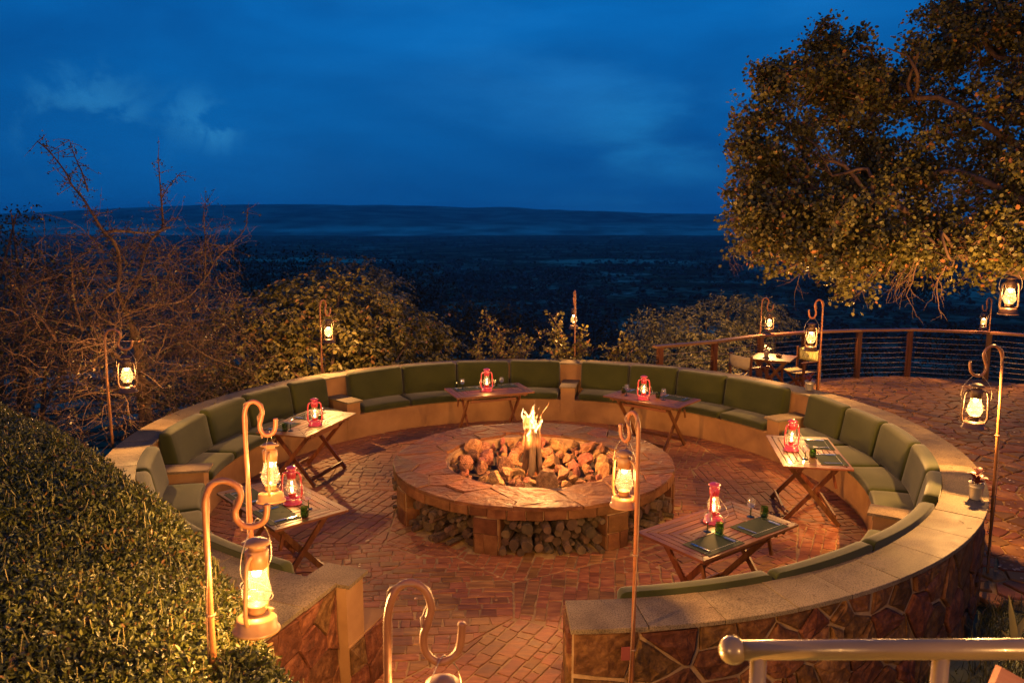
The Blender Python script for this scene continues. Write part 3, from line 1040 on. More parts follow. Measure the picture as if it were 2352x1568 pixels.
def cushion(a0, a1, seat, label, seed):
    rnd = random.Random(seed)
    am = (a0 + a1) / 2
    if seat:
        r0, r1, z0, z1 = 3.715, 4.27, .378, .487
    else:
        r0, r1, z0, z1 = 4.09, 4.278, .49, .945 + rnd.uniform(-.008, .008)
    half = R(a1 - a0) / 2 * 4.27 - .004
    V, F = round_box(half, (r1 - r0) / 2, (z1 - z0) / 2, .045 if seat else .05)
    rm, zm = (r0 + r1) / 2, (z0 + z1) / 2
    sd = rnd.uniform(0, 99)
    out = []
    tilt = rnd.uniform(-.012, .012)
    for v in V:
        f = (1 - (v.x / half) ** 2) * (1 - (v.z / ((z1 - z0) / 2)) ** 2) if not seat else (1 - (v.x / half) ** 2) * (1 - (v.y / ((r1 - r0) / 2)) ** 2)
        puff = .018 * max(f, 0) + mnoise.noise(Vector((v.x * 3 + sd, v.z * 4, v.y * 4))) * .007
        x, y, z = v
        if seat: z += puff if v.z > 0 else 0
        else:
            y -= puff if v.y < 0 else 0
            y -= (.5 - (z + (z1 - z0) / 2) / (z1 - z0)) * .085 - .03 + 0   # leans back: the foot stands forward
            z += tilt * (x / half)
        y = min(y, 4.279 - rm)
        ang = math.degrees(x / 4.27) + am
        out.append(pol(rm + y, ang, zm + z))
    o = centred('seat_cushion' if seat else 'back_cushion', out, F, M['fabric'], None, True)
    tag(o, label, 'cushion', 'olive seat cushions on the bench' if seat else 'olive back cushions along the wall')
    return o


BAYS = [  # (where, start, end, edges)
    ('the bay behind the flames on the right', [78.9, 67.4, 56.0, 44.4, 29.2]),
    ('the bay behind the flames on the left', [134.6, 121.3, 108.3, 95.7, 83.6]),
    ('the right bay below the terrace', [23.8, 13.4, 2.4, -10.0, -22.4, -33.5]),
    ('the near right bay by the entrance', [-36.0, -53.5, -67.2, -82.5]),
    ('the left bay', [139.9, 149.3, 161.3, 173.5, 188.4]),
    ('the hedge-side bay by the entrance', [246.0, 232.5, 219.0, 206.0, 193.4]),
]
SIDE = {0: 'right of the centre armrest', 1: 'left of the centre armrest', 2: 'on from the armrest under the flower pot',
        3: 'on from the nearest right armrest', 4: 'on from the left armrest', 5: 'on from the entrance'}


def build_cushions():
    s = 1
    names = {0: 'from the centre armrest, in the back bay right of the fire', 1: 'from the left, in the back bay left of the fire',
             2: 'from the far end, in the right bay below the terrace', 3: 'from the far end, along the near wall by the entrance',
             4: 'from the back, in the left bay below the thorn tree', 5: 'from the entrance, in the bay half hidden by the hedge'}
    for i, (w, e) in enumerate(BAYS):
        n = len(e) - 1
        for k in range(n):
            lo, hi = sorted((e[k], e[k + 1]))
            lab = f"{ORD[k]} back cushion {names[i]}"
            cushion(lo + .12, hi - .12, False, lab, s); s += 1
        ss = np.linspace(e[0], e[-1], n + 1)
        if i == 2: ss = np.linspace(23.6, -26.4, 5)
        if i == 3: ss = np.linspace(-31.8, -84, 5)
        if i == 4: ss = np.linspace(140.0, 188.4, 5)
        if i == 0: ss = np.linspace(78.6, 29, 5)
        for k in range(len(ss) - 1):
            lo, hi = sorted((ss[k], ss[k + 1]))
            lab = f"{ORD[k]} flat seat cushion {names[i]}"
            cushion(lo + .1, hi - .1, True, lab, s); s += 1


build_cushions()

# ------------------------------------------------------------------ fire pit
PIT_A = [-106.5, -58.3, -13, 32, 77, 122, 165, 208]


def build_pit():
    pit = thing('fire_pit', 'round raised fire pit of red stone with firewood niches under its cap', 'fire pit')
    mb = MB()
    arc_sheet(mb, [(1.0, .3), (1.0, .475), (1.10, .475), (1.10, .3)], 0, 360, ends=False)
    mb.build('lining', M['mortar'], pit)
    mb = MB()
    arc_sheet(mb, [(0.001, .30), (1.10, .30), (1.10, .36), (.9, .362), (0.001, .37)], 0, 360, ends=False)
    mb.build('pit_bed', M['soil'], pit)
    mb = MB()
    arc_sheet(mb, [(.98, 0), (.98, .38), (1.08, .38), (1.08, 0)], 0, 360, ends=False)
    mb.build('inner_wall', M['mortar'], pit)
    mb = MB()
    arc_sheet(mb, [(1.02, .384), (1.02, .492), (1.632, .492), (1.632, .384)], 0, 360, ends=False)
    mb.build('cap_bed', M['mortar'], pit)
    rnd = random.Random(9)
    # top flags: irregular slabs with thin joints
    sites = []
    for ring_r, cnt in ((1.52, 17), (1.22, 12)):
        for k in range(cnt):
            aa = 360 * (k + rnd.uniform(-.28, .28)) / cnt
            p = pol(ring_r + rnd.uniform(-.10, .10), aa); sites.append((p.x, p.y))
    for k in range(10):
        p = pol(rnd.uniform(1.15, 1.6), rnd.uniform(0, 360)); sites.append((p.x, p.y))
    for k in range(14):
        p = pol(.78, 360 * k / 14 + 5); sites.append((p.x, p.y))
    circ = [tuple(pol(1.668, 5 * k)[:2]) for k in range(72)]
    for q in voronoi(sites, circ, k=40)[:-14]:
        if not q: continue
        cx, cy_ = cent(q); l = math.hypot(cx, cy_)
        if area(q) < 0: q = q[::-1]
        q = inset(q, rnd.uniform(.002, .005))
        if len(q) < 3: continue
        q = rough_edges(q, rnd, .006, .08)
        # trim to the round inner lip
        q2 = []
        for x, y in q:
            r_ = math.hypot(x, y); t_ = max(r_, 1.045) / r_
            q2.append((x * t_, y * t_))
        q = dedupe(q2, .003)
        if len(q) < 3 or abs(area(q)) < .004: continue
        V, F = stone_geo(q, lambda x, y, z: Vector((x, y, z + .495)), rnd.uniform(.020, .030), rnd, cham=.006, base=-.01, uneven=.008, rings_in=True)
        centred('cap_stone', V, F, M['capstone'], pit)
    # rim stones
    a = 0.0
    while a < 360 - 2:
        w = rnd.uniform(5.5, 12.5); b = min(a + w, 360)
        if 360 - b < 4: b = 360
        q = [(R(a) * 1.64 + .005, .388 + rnd.uniform(-.01, .004)), (R(b) * 1.64 - .005, .388 + rnd.uniform(-.01, .004)), (R(b) * 1.64 - .005, .488), (R(a) * 1.64 + .005, .488)]
        q = rough_edges(q, rnd, .005, .06)
        V, F = stone_geo(q, lambda x, y, z: pol(1.63 + z, math.degrees(x / 1.64), y), rnd.uniform(.022, .036), rnd, cham=.006, base=-.02, uneven=.008)
        centred('rim_stone', V, F, M['rimstone'], pit)
        a = b
    # pillars of dressed stone
    for A in PIT_A:
        hw = 4.4
        mb = MB(); arc_sheet(mb, [(1.1, 0), (1.1, .384), (1.655, .384), (1.655, 0)], A - hw, A + hw, step=2.2)
        p = mb.build('pillar', M['mortar'], pit)
        for face in (0, 1, 2):
            W = R(2 * hw) * 1.655 if face == 0 else .5
            quads = []
            zs = [0, rnd.uniform(.15, .22), .382]
            for i in range(2):
                s = rnd.uniform(.35, .65) * W
                if rnd.random() < .75:
                    quads += [[(0, zs[i]), (s, zs[i]), (s + rnd.uniform(-.03, .03), zs[i + 1]), (0, zs[i + 1])], [(s, zs[i]), (W, zs[i]), (W, zs[i + 1]), (s + rnd.uniform(-.03, .03), zs[i + 1])]]
                else: quads.append([(0, zs[i]), (W, zs[i]), (W, zs[i + 1]), (0, zs[i + 1])])
            if face == 0: fm = lambda x, y, z: pol(1.655 + z, A - hw + math.degrees(x / 1.655), y)
            elif face == 1:
                o, d, nn = pol(1.655, A - hw), -pol(1, A - hw), pol(1, A - hw - 90)
                fm = lambda x, y, z, o=o, d=d, nn=nn: o + d * x + nn * z + Vector((0, 0, y))
            else:
                o, d, nn = pol(1.155, A + hw), pol(1, A + hw), pol(1, A + hw + 90)
                fm = lambda x, y, z, o=o, d=d, nn=nn: o + d * x + nn * z + Vector((0, 0, y))
            for q in quads:
                q = inset(q, .004)
                if len(q) < 3: continue
                q = rough_edges(q, rnd, .004, .09)
                V, F = stone_geo(q, fm, .020, rnd, cham=.005, base=-.01, uneven=.006)
                centred('pillar_stone', V, F, M['rimstone'], p)
    return pit


pit = build_pit()


def rock_mesh(rnd, n=1):
    bm = bmesh.new()
    bmesh.ops.create_icosphere(bm, subdivisions=2, radius=1)
    # chop by random planes for facets
    planes = [(Vector((rnd.gauss(0, 1), rnd.gauss(0, 1), rnd.gauss(0, 1))).normalized(), rnd.uniform(.38, .78)) for _ in range(13)]
    sd = rnd.uniform(0, 100)
    for v in bm.verts:
        for nrm, c in planes:
            d = v.co.dot(nrm)
            if d > c: v.co -= nrm * (d - c)
        v.co *= 1 + mnoise.noise(v.co * 2.2 + Vector((sd, 0, 0))) * .13
    me = bpy.data.meshes.new('rock'); bm.to_mesh(me); bm.free()
    me.materials.append(M['rock'])
    return me


def build_rocks():
    rnd = random.Random(17)
    lib = [rock_mesh(rnd) for _ in range(14)]
    placed = []
    def put(x, y, z, s, label, group='rocks heaped in the fire pit'):
        o = bpy.data.objects.new('rock', rnd.choice(lib))
        o.location = (x, y, z); o.rotation_euler = (rnd.uniform(0, 6.3), rnd.uniform(0, 6.3), rnd.uniform(0, 6.3))
        o.scale = (s * rnd.uniform(.85, 1.25), s * rnd.uniform(.85, 1.2), s * rnd.uniform(.7, .95))
        link(o); tag(o, label, 'rock', group)
    big = [(.13, -.86, .16, 'largest pale boulder at the near lip of the pit, right of the logs'), (-.40, -.80, .125, 'dark rounded boulder at the near lip, left of the logs'),
           (.35, .55, .15, 'big smooth boulder directly behind the flames on the right'), (.86, .45, .13, 'pale angular boulder at the back right of the pit'),
           (-.75, .42, .14, 'broad red-brown boulder at the back left of the pit'), (-.55, .12, .13, 'pale split boulder left of the burning logs'),
           (.62, -.05, .13, 'flat-topped boulder right of the burning logs')]
    for x, y, s, lab in big:
        put(x, y, .425 + s * .50, s, lab); placed.append((x, y, s))
    tries = 0
    while len(placed) < 130 and tries < 6000:
        tries += 1
        r = math.sqrt(rnd.random()) * .985; a = rnd.uniform(0, 2 * PI)
        s = rnd.choice([.05, .06, .07, .085, .10, .115, .13, .15])
        x, y = r * math.cos(a), r * math.sin(a)
        if r + s * .8 > 1.03: continue
        if math.hypot(x - .0, y + .30) < .17: continue
        if any(math.hypot(x - p[0], y - p[1]) < (s + p[2]) * .66 for p in placed): continue
        kind = 'left' if x < -.33 else 'right' if x > .33 else 'middle'
        dep = 'back' if y > .15 else 'near'
        size = 'fist-sized stone' if s < .065 else 'head-sized rock'
        put(x, y, .425 + s * .46, s, '~')
        placed.append((x, y, s))
    rocks = [o for o in COL.objects if o.name.startswith('rock') and o.get('label', '').startswith('~')]
    rocks.sort(key=lambda o: o.location.y)
    nm = ['front', 'second', 'third', 'fourth', 'fifth', 'back']
    nth = ['first', 'second', 'third', 'fourth', 'fifth', 'sixth', 'seventh', 'eighth', 'ninth', 'tenth', 'eleventh', 'twelfth', 'thirteenth', 'fourteenth', 'fifteenth', 'sixteenth', 'seventeenth', 'eighteenth', 'nineteenth', 'twentieth', 'twenty-first', 'twenty-second', 'twenty-third', 'twenty-fourth', 'twenty-fifth', 'twenty-sixth', 'twenty-seventh', 'twenty-eighth', 'twenty-ninth', 'thirtieth', 'thirty-first', 'thirty-second']
    rows = {}
    for o in rocks: rows.setdefault(min(5, int((o.location.y + 1.0) / .334)), []).append(o)
    for k, row in rows.items():
        row.sort(key=lambda o: o.location.x)
        for i, o in enumerate(row):
            o['label'] = f"{'small' if o.scale.x < .075 else 'large' if o.scale.x > .125 else 'middling'} rock, {nth[min(i, 31)]} from the left in the {nm[k]} row of the fire pit heap"
    # smaller filling stones on top of gaps
    for _ in range(46):
        r = math.sqrt(rnd.random()) * .95; a = rnd.uniform(0, 2 * PI); s = rnd.uniform(.025, .05)
        x, y = r * math.cos(a), r * math.sin(a)
        if math.hypot(x, y + .30) < .15: continue
        put(x, y, .40 + rnd.uniform(0, .03), s, '^', 'stone chips between the rocks')


build_rocks()
_ch = sorted([o for o in COL.objects if o.get('label') == '^'], key=lambda o: o.location.x)
_n = ['first', 'second', 'third', 'fourth', 'fifth', 'sixth', 'seventh', 'eighth', 'ninth', 'tenth', 'eleventh', 'twelfth', 'thirteenth', 'fourteenth', 'fifteenth', 'sixteenth', 'seventeenth', 'eighteenth', 'nineteenth', 'twentieth']
for _h, _w in ((1, 'back'), (0, 'front'), (2, 'middle')):
    for _i, _o in enumerate([o for o in _ch if (1 if o.location.y > .3 else 0 if o.location.y < -.3 else 2) == _h]):
        _o['label'] = f"small stone chip between the {_w} rocks of the pit, {_n[min(_i, 19)]} from the left"


def log_geo(L, r, rnd, split=False):
    """A firewood piece along +X from 0 to L: bark sides, sawn ends; split pieces are wedge shaped. Returns V, F, material index."""
    n = 9
    if split:
        ang = [0, .35, .7, 1.05, 1.4, 1.75, 2.1]
        prof = [(0, -.15)] + [(math.cos(a) * rnd.uniform(.9, 1.1), math.sin(a) * rnd.uniform(.9, 1.1) - .15) for a in ang]
        prof = [(x - .25, z - .3) for x, z in prof]
    else:
        prof = [(math.cos(2 * PI * k / n) * rnd.uniform(.86, 1.1), math.sin(2 * PI * k / n) * rnd.uniform(.86, 1.1)) for k in range(n)]
    m = len(prof)
    V = []
    seg = 4
    b1, b2 = rnd.uniform(-.3, .3), rnd.uniform(-.3, .3)
    for i in range(seg + 1):
        t = i / seg
        rr = r * (1 + rnd.uniform(-.06, .06))
        for y, z in prof: V.append((L * t, y * rr + b1 * r * math.sin(PI * t), z * rr + b2 * r * math.sin(PI * t)))
    F, fm = [], []
    for i in range(seg):
        for k in range(m):
            k2 = (k + 1) % m
            F.append((i * m + k, (i + 1) * m + k, (i + 1) * m + k2, i * m + k2)); fm.append(0)
    F.append(tuple(range(m))); fm.append(1)
    F.append(tuple(seg * m + k for k in range(m - 1, -1, -1))); fm.append(1)
    return V, F, fm


def build_firewood():
    rnd = random.Random(8)
    bays = [(-106.5 + 4.9, -58.3 - 4.9, 'the middle niche', True), (-152 + 4.9, -106.5 - 4.9, 'the left niche', True),
            (-58.3 + 4.9, -13 - 4.9, 'the right niche', True), (165 + 4.9, 208 - 4.9, 'the far left niche', False)]
    nth = ['first', 'second', 'third', 'fourth', 'fifth', 'sixth', 'seventh', 'eighth', 'ninth', 'tenth', 'eleventh', 'twelfth', 'thirteenth', 'fourteenth', 'fifteenth', 'sixteenth', 'seventeenth', 'eighteenth', 'nineteenth', 'twentieth', 'twenty-first', 'twenty-second', 'twenty-third', 'twenty-fourth']
    for a0, a1, where, dense in bays:
        Wd = R(a1 - a0) * 1.66
        placed = []
        for r in [.060, .056, .052, .048, .044, .040, .036, .032, .028, .025]:
            for _ in range(220 if r > .04 else 700):
                x = rnd.uniform(r, Wd - r); z = rnd.uniform(r, .372 - r)
                if r > .046 and z < .10: continue
                if r > .05 and len(placed) > 9: break
                if any(math.hypot(x - p[0], z - p[1]) < (r + p[2]) * .96 for p in placed): continue
                placed.append((x, z, r))
        rows = {0: [], 1: [], 2: [], 3: []}
        for p in placed: rows[min(3, int(p[1] / .093))].append(p)
        for k, row in rows.items():
            row.sort()
            for i, (x, z, r) in enumerate(row):
                ang = a0 + math.degrees(x / 1.66)
                tip = rnd.uniform(1.50, 1.69) + (.03 if k == 0 else 0)
                V, F, fm = log_geo(.40, r, rnd, split=(rnd.random() < .25))
                o = mesh('firewood_log', V, F, None, None, False, loc=pol(tip, ang, z + .004), mats=[M['bark'], M['logend']], fm=fm)
                o.rotation_euler = (rnd.uniform(0, .4), rnd.gauss(0, .05), R(ang + 180 + rnd.gauss(0, 4)))
                tag(o, f"{nth[i]} firewood log from the left in the {('bottom', 'lower', 'upper', 'top')[k]} row of {where}", 'firewood', f'firewood stacked in {where} of the pit')
    # the burning bundle standing in the rocks
    base = Vector((-.01, -.33, .40))
    spec = [((-.105, .02), (-.045, .01), .068, 'charred split log at the left of the burning bundle'),
            ((.095, .02), (.045, .0), .068, 'pale split log at the right of the burning bundle'),
            ((-.012, -.07), (.0, -.015), .060, 'blackened split log at the front of the burning bundle'),
            ((.03, .09), (.01, .02), .060, 'split log at the back of the burning bundle'),
            ((.10, -.05), (.045, -.012), .022, 'thin splinter of wood leaning on the burning bundle')]
    for (bx, by), (tx, ty), r, lab in spec:
        L = .58 if r > .03 else .42
        V, F, fm = log_geo(L, r, rnd, split=True)
        a = base + Vector((bx, by, 0)); b = base + Vector((tx, ty, L * .97))
        o = mesh('burning_log', V, F, None, None, False, loc=a, mats=[M['splitwood'], M['bark']], fm=fm)
        o.rotation_mode = 'QUATERNION'
        o.rotation_quaternion = (b - a).to_track_quat('X', 'Z')
        tag(o, lab, 'firewood', 'upright burning logs')
    return base


fire_base = build_firewood()


def build_fire():
    m, nt, N, L, b = nodes('fire_flame')
    nt.nodes.remove(b)
    e = N('ShaderNodeEmission'); t = N('ShaderNodeBsdfTransparent'); mx = N('ShaderNodeMixShader')
    lw = N('ShaderNodeLayerWeight'); lw.inputs[0].default_value = .5
    tc = N('ShaderNodeTexCoord')
    nz = N('ShaderNodeTexNoise'); nz.inputs['Scale'].default_value = 14; nz.inputs['Detail'].default_value = 4; nz.inputs['Distortion'].default_value = 1.2
    mp = N('ShaderNodeMapping'); mp.inputs['Scale'].default_value = (1, 1, .45); L(tc.outputs['Object'], mp.inputs[0]); L(mp.outputs[0], nz.inputs[0])
    col = ramp(N, L, nz.outputs[0], [(.35, (1, .16, .02)), (.5, (1, .36, .07)), (.64, (1, .74, .34))])
    L(col, e.inputs[0]); 
    st = N('ShaderNodeMapRange'); st.inputs[1].default_value = .35; st.inputs[2].default_value = .65; st.inputs[3].default_value = .10; st.inputs[4].default_value = .8
    L(nz.outputs[0], st.inputs[0]); L(st.outputs[0], e.inputs[1])
    fac = ramp(N, L, lw.outputs['Facing'], [(.0, (.85,) * 3), (.35, (.55,) * 3), (.75, (.0,) * 3)])
    mu = N('ShaderNodeMath'); mu.operation = 'MULTIPLY'
    nf = ramp(N, L, nz.outputs[0], [(.36, (0,) * 3), (.50, (1,) * 3)])
    L(fac, mu.inputs[0]); L(nf, mu.inputs[1])
    L(mu.outputs[0], mx.inputs[0]); L(t.outputs[0], mx.inputs[1]); L(e.outputs[0], mx.inputs[2])
    L(mx.outputs[0], nt.nodes['Material Output'].inputs[0])
    fl = thing('campfire_flame', 'bright yellow flames licking up from the upright logs in the pit', 'flame', fire_base + Vector((0, 0, .52)))
    rnd = random.Random(12)
    tongues = []
    for k in range(22):
        x0, y0 = rnd.uniform(-.055, .06), rnd.uniform(-.04, .04)
        side = -1 if k % 2 else 1
        top = rnd.uniform(.14, .30)
        tongues.append(((x0, y0), (x0 + side * rnd.uniform(.01, .11) * (top / .25), y0 + rnd.uniform(-.05, .05), top), rnd.uniform(.012, .030)))
    tongues += [((.04, 0), (.17, .01, .36), .011), ((-.03, 0), (-.13, 0, .29), .020), ((.0, .0), (.03, 0, .12), .034), ((-.01, .01), (-.03, 0, .10), .030)]
    for (x, y), (tx, ty, tz), r in tongues:
        P, rr = [], []
        ph, fq = rnd.uniform(0, 6), rnd.uniform(6, 12)
        st_ = rnd.uniform(-.13, -.02)
        for i in range(17):
            t = i / 16
            w = .024 * math.sin(t * fq + ph) * t ** .5
            P.append(Vector((x + (tx - x) * t ** 1.3 + w, y + (ty - y) * t + .7 * w, st_ + (tz - st_) * t)))
            rr.append(r * (math.sin(PI * min(t * .9 + .1, 1)) ** .8) * (1 - .3 * t) * (1 + .35 * math.sin(t * 17 + ph)) + .0012)
        mb = MB(); mb.tube(P, rr, 8)
        mb.build('tongue', m, fl, True)
    vm = bpy.data.materials.new('flame_gas'); vm.use_nodes = True
    nt = vm.node_tree; nt.nodes.clear(); N, L = nt.nodes.new, nt.links.new
    tc = N('ShaderNodeTexCoord'); sx = N('ShaderNodeSeparateXYZ')
    w = N('ShaderNodeTexNoise'); w.inputs['Scale'].default_value = 7; w.inputs['Detail'].default_value = 3
    mp = N('ShaderNodeMapping'); mp.inputs['Scale'].default_value = (1, 1, .55); L(tc.outputs['Object'], mp.inputs[0]); L(mp.outputs[0], w.inputs[0])
    sb = N('ShaderNodeVectorMath'); sb.operation = 'SUBTRACT'; L(w.outputs['Color'], sb.inputs[0]); sb.inputs[1].default_value = (.5, .5, .5)
    sc = N('ShaderNodeVectorMath'); sc.operation = 'MULTIPLY'; L(sb.outputs[0], sc.inputs[0]); sc.inputs[1].default_value = (.26, .26, .22)
    ad = N('ShaderNodeVectorMath'); L(tc.outputs['Object'], ad.inputs[0]); L(sc.outputs[0], ad.inputs[1]); L(ad.outputs[0], sx.inputs[0])

    def mth(op, a, b_=None, c_=None):
        n_ = N('ShaderNodeMath'); n_.operation = op
        for i, v in enumerate((a, b_, c_)):
            if v is None: continue
            if isinstance(v, (int, float)): n_.inputs[i].default_value = v
            else: L(v, n_.inputs[i])
        return n_.outputs[0]
    rad = mth('SQRT', mth('ADD', mth('MULTIPLY', sx.outputs[0], sx.outputs[0]), mth('MULTIPLY', sx.outputs[1], sx.outputs[1])))
    width = mth('MULTIPLY_ADD', sx.outputs[2], -.24, .085)          # narrows upwards
    f = mth('SUBTRACT', 1.0, mth('DIVIDE', rad, mth('MAXIMUM', width, .004)))
    body = mth('MAXIMUM', f, 0.0)
    low = N('ShaderNodeMapRange'); low.inputs[1].default_value = -.16; low.inputs[2].default_value = -.02; L(sx.outputs[2], low.inputs[0])
    den = mth('MULTIPLY', mth('POWER', body, 1.4), low.outputs[0])
    em_ = N('ShaderNodeEmission'); L(mth('MULTIPLY', den, 34.0), em_.inputs[1])
    cr = ramp(N, L, den, [(.0, (1, .17, .02)), (.35, (1, .40, .08)), (.8, (1, .75, .35))]); L(cr, em_.inputs[0])
    ov = N('ShaderNodeOutputMaterial'); L(em_.outputs[0], ov.inputs['Volume'])
    mb = MB(); mb.box((0, 0, .10), (.44, .44, .62)); mb.build('flame_glow', vm, fl)
    em = emit_mat('ember', (1, .16, .02), .12)
    mb = MB()
    for _ in range(40):
        a, r_ = rnd.uniform(0, 6.3), rnd.uniform(.06, .2)
        p = Vector((r_ * math.cos(a), r_ * math.sin(a) * .8, -.50 + rnd.uniform(-.03, .02))); q = rnd.uniform(.012, .03)
        mb.box(p, (q, q * rnd.uniform(.6, 1.4), q), None)
    o = mb.build('embers', em, fl); o['kind'] = 'stuff'
    ld = bpy.data.lights.new('fire_glow', 'POINT'); ld.energy = FIRE_W; ld.color = FIRE_COL; ld.shadow_soft_size = .09
    soften(ld, .35)
    lo = bpy.data.objects.new('fire_glow', ld); lo.location = (0.0, -.0, .12); lo.parent = fl; link(lo)


build_fire()

# ------------------------------------------------------------------ lanterns
def lantern_parts(root, body, hook, mb_handle='up'):
    """A hurricane lantern about 0.36 m tall, base at the root's origin."""
    mb = MB(); mb.lathe([(0, 0), (.083, 0), (.086, .006), (.083, .012), (.074, .016), (.073, .047), (.066, .055), (.045, .064), (.030, .068), (.0, .068)], 28)
    fount = mb.build('fount', body, root, True)
    mb = MB(); mb.tube([(.045, -.03, .057), (.048, -.033, .070)], .013, 10); mb.build('filler_cap', body, fount, False)
    mb = MB(); mb.lathe([(.024, .066), (.031, .070), (.034, .078), (.031, .088), (.036, .094), (.036, .098), (.012, .104), (.0, .104)], 18)
    mb.build('burner', body, root, True)
    mb = MB(); mb.lathe([(.031, .097), (.043, .112), (.052, .135), (.053, .150), (.047, .178), (.038, .210), (.034, .238), (.034, .246)], 24)
    mb.build('globe', M['globe'], root, True)
    mb = MB(); mb.lathe([(.037, .236), (.040, .240), (.040, .252), (.043, .256), (.043, .302), (.038, .306), (.030, .310), (.030, .320)], 24)
    ch = mb.build('chimney', body, root, True)
    mb = MB(); mb.lathe([(.030, .3215), (.052, .326), (.054, .330), (.038, .340), (.020, .347), (.010, .349), (.0, .349)], 24)
    mb.build('cap', body, root, True)
    for s in (-1, 1):
        P = smooth_path([(s * .066, 0, .046), (s * .080, 0, .058), (s * .088, 0, .10), (s * .084, 0, .20), (s * .078, 0, .262), (s * .062, 0, .286), (s * .040, 0, .290)], 4)
        mb = MB(); mb.tube(P, .0085, 8); mb.build('side_tube', body, root, True)
    # wire guard crossing over the globe
    mb = MB()
    for ph in (0, PI / 2):
        P = []
        for i in range(25):
            a = 2 * PI * i / 24
            P.append((.058 * math.cos(a), .058 * math.sin(a), .150 + .026 * math.sin(a + ph) * (1 if ph == 0 else -1)))
        mb.tube(P, .0016, 5, False)
    mb.tube([(-.084, 0, .135), (-.060, 0, .150)], .0018, 5); mb.tube([(.084, 0, .135), (.060, 0, .150)], .0018, 5)
    mb.build('wire_guard', M['wire'], root, True)
    mb = MB()
    if hook:
        P = smooth_path([(-.082, 0, .20), (-.100, .012, .25), (-.085, .010, .33), (-.03, 0, .405), (0, 0, .418), (.03, 0, .405), (.085, -.010, .33), (.100, -.012, .25), (.082, 0, .20)], 5)
    else:
        P = smooth_path([(-.082, .0, .20), (-.108, -.03, .16), (-.108, -.075, .10), (-.06, -.108, .075), (.0, -.115, .073), (.06, -.108, .075), (.108, -.075, .10), (.108, -.03, .16), (.082, 0, .20)], 5)
    mb.tube(P, .0019, 6); mb.build('bail', M['wire'], root, True)
    # the light itself
    if hook:
        mb = MB(); mb.lathe([(0, .205), (.012, .208), (.016, .220), (.014, .232), (0, .236)], 12)
        mb.build('bulb', M['bulb'], root, True)
        lz = .185
    else:
        mb = MB(); mb.lathe([(0, .104), (.008, .110), (.010, .120), (.006, .136), (.001, .150)], 10)
        mb.build('flame', M['flame_small'], root, True)
        lz = .140
    return lz


def lamp(root, lz, watts, col=WARM, size=.015):
    ld = bpy.data.lights.new('lamp_light', 'POINT'); ld.energy = watts; ld.color = col; ld.shadow_soft_size = size
    soften(ld, .22)
    lo = bpy.data.objects.new('lamp_light', ld); lo.location = (0, 0, lz); lo.parent = root; link(lo)


PROTO = {}


def make_lantern(body, hook, loc, scale, rotz, label, group, watts, tilt=(0, 0), name='hurricane_lantern'):
    key = (body, hook)
    if key not in PROTO:
        root = thing(name, label, 'lantern')
        lz = lantern_parts(root, M[body], hook)
        PROTO[key] = (root, lz)
    else:
        root = copy_tree(PROTO[key][0])
        for c in list(root.children):
            if c.type == 'LIGHT': bpy.data.objects.remove(c)
        lz = PROTO[key][1]
    root.location = loc; root.scale = (scale,) * 3; root.rotation_euler = (tilt[0], tilt[1], rotz)
    root['label'] = label; root['category'] = 'lantern'; root['group'] = group
    lamp(root, lz, watts)
    return root


# shepherd's hooks: (u pole top, v top, base point, azimuth of the crook, lantern body, scale, watts, labels)
def crook(h, cs=1.0, cw=1.0):
    """Crook outline in its own plane: (along, up), pole at 0."""
    pts = [(0, 0), (0, h - .5), (.004, h - .26), (.012, h - .12), (.045, h - .03), (.098, h), (.155, h - .03), (.182, h - .10), (.168, h - .175), (.150, h - .235), (.158, h - .300), (.200, h - .345), (.250, h - .340), (.290, h - .300), (.303, h - .235), (.305, h - .18)]
    return [(x * cw, h - (h - y) * cs if i > 1 else y) for i, (x, y) in enumerate(pts)]


def make_hook(base, top_z, az, body, scale, watts, label, llabel, lean=(0, 0), rot=0, tilt=(0, 0), cs=.76, cw=.8):
    base = Vector(base)
    h = top_z - base.z
    t = thing('shepherd_hook', label, 'lamp post', base, R(az), "shepherd's hook lamp posts")
    pts = crook(h, cs, cw)
    P = [Vector((x + lean[0] * (y / h) ** 1, lean[1] * (y / h), y)) for x, y in pts]
    Ps = [P[0]] + smooth_path(P[1:], 5)
    mb = MB(); mb.tube(Ps, .0128, 10); mb.build('pole', M['pole'], t, True)
    # lamp flex twisted round the pole
    Q = []
    for i, p in enumerate([P[0].lerp(P[1], k / 8) for k in range(8)] + smooth_path(P[1:9], 3)):
        a = i * .55
        Q.append(p + Vector((.016 * math.cos(a) - .004, .017 * math.sin(a) + .006, 0)))
    Q.append(P[11] + Vector((-.02, .005, -.02)))
    mb = MB(); mb.tube(smooth_path(Q, 2), .0042, 6); mb.build('flex', M['cable'], t, True)
    for z in (h * .35, h * .62):
        mb = MB(); mb.lathe([(.0185, -.006), (.0215, 0), (.0185, .006)], 10, c=(lean[0] * z / h, lean[1] * z / h, z)); mb.build('tie', M['cable'], t)
    u = P[11].lerp(P[12], .45)
    mw = Matrix.Translation(base) @ Matrix.Rotation(R(az), 4, 'Z')
    hang = mw @ (u + Vector((0, 0, .006)))
    ln = make_lantern(body, True, hang - Vector((0, 0, .412 * scale)), scale, R(az + rot), llabel, "lit lanterns on shepherd's hooks", watts, tilt)
    return t


def zt(u, v, base):
    """Height of the point above base that shows at picture row v."""
    b = Vector(base)
    lo, hi = b.z, b.z + 4
    for _ in range(40):
        m = (lo + hi) / 2
        if project((b.x, b.y, m))[1] > v: lo = m
        else: hi = m
    return lo


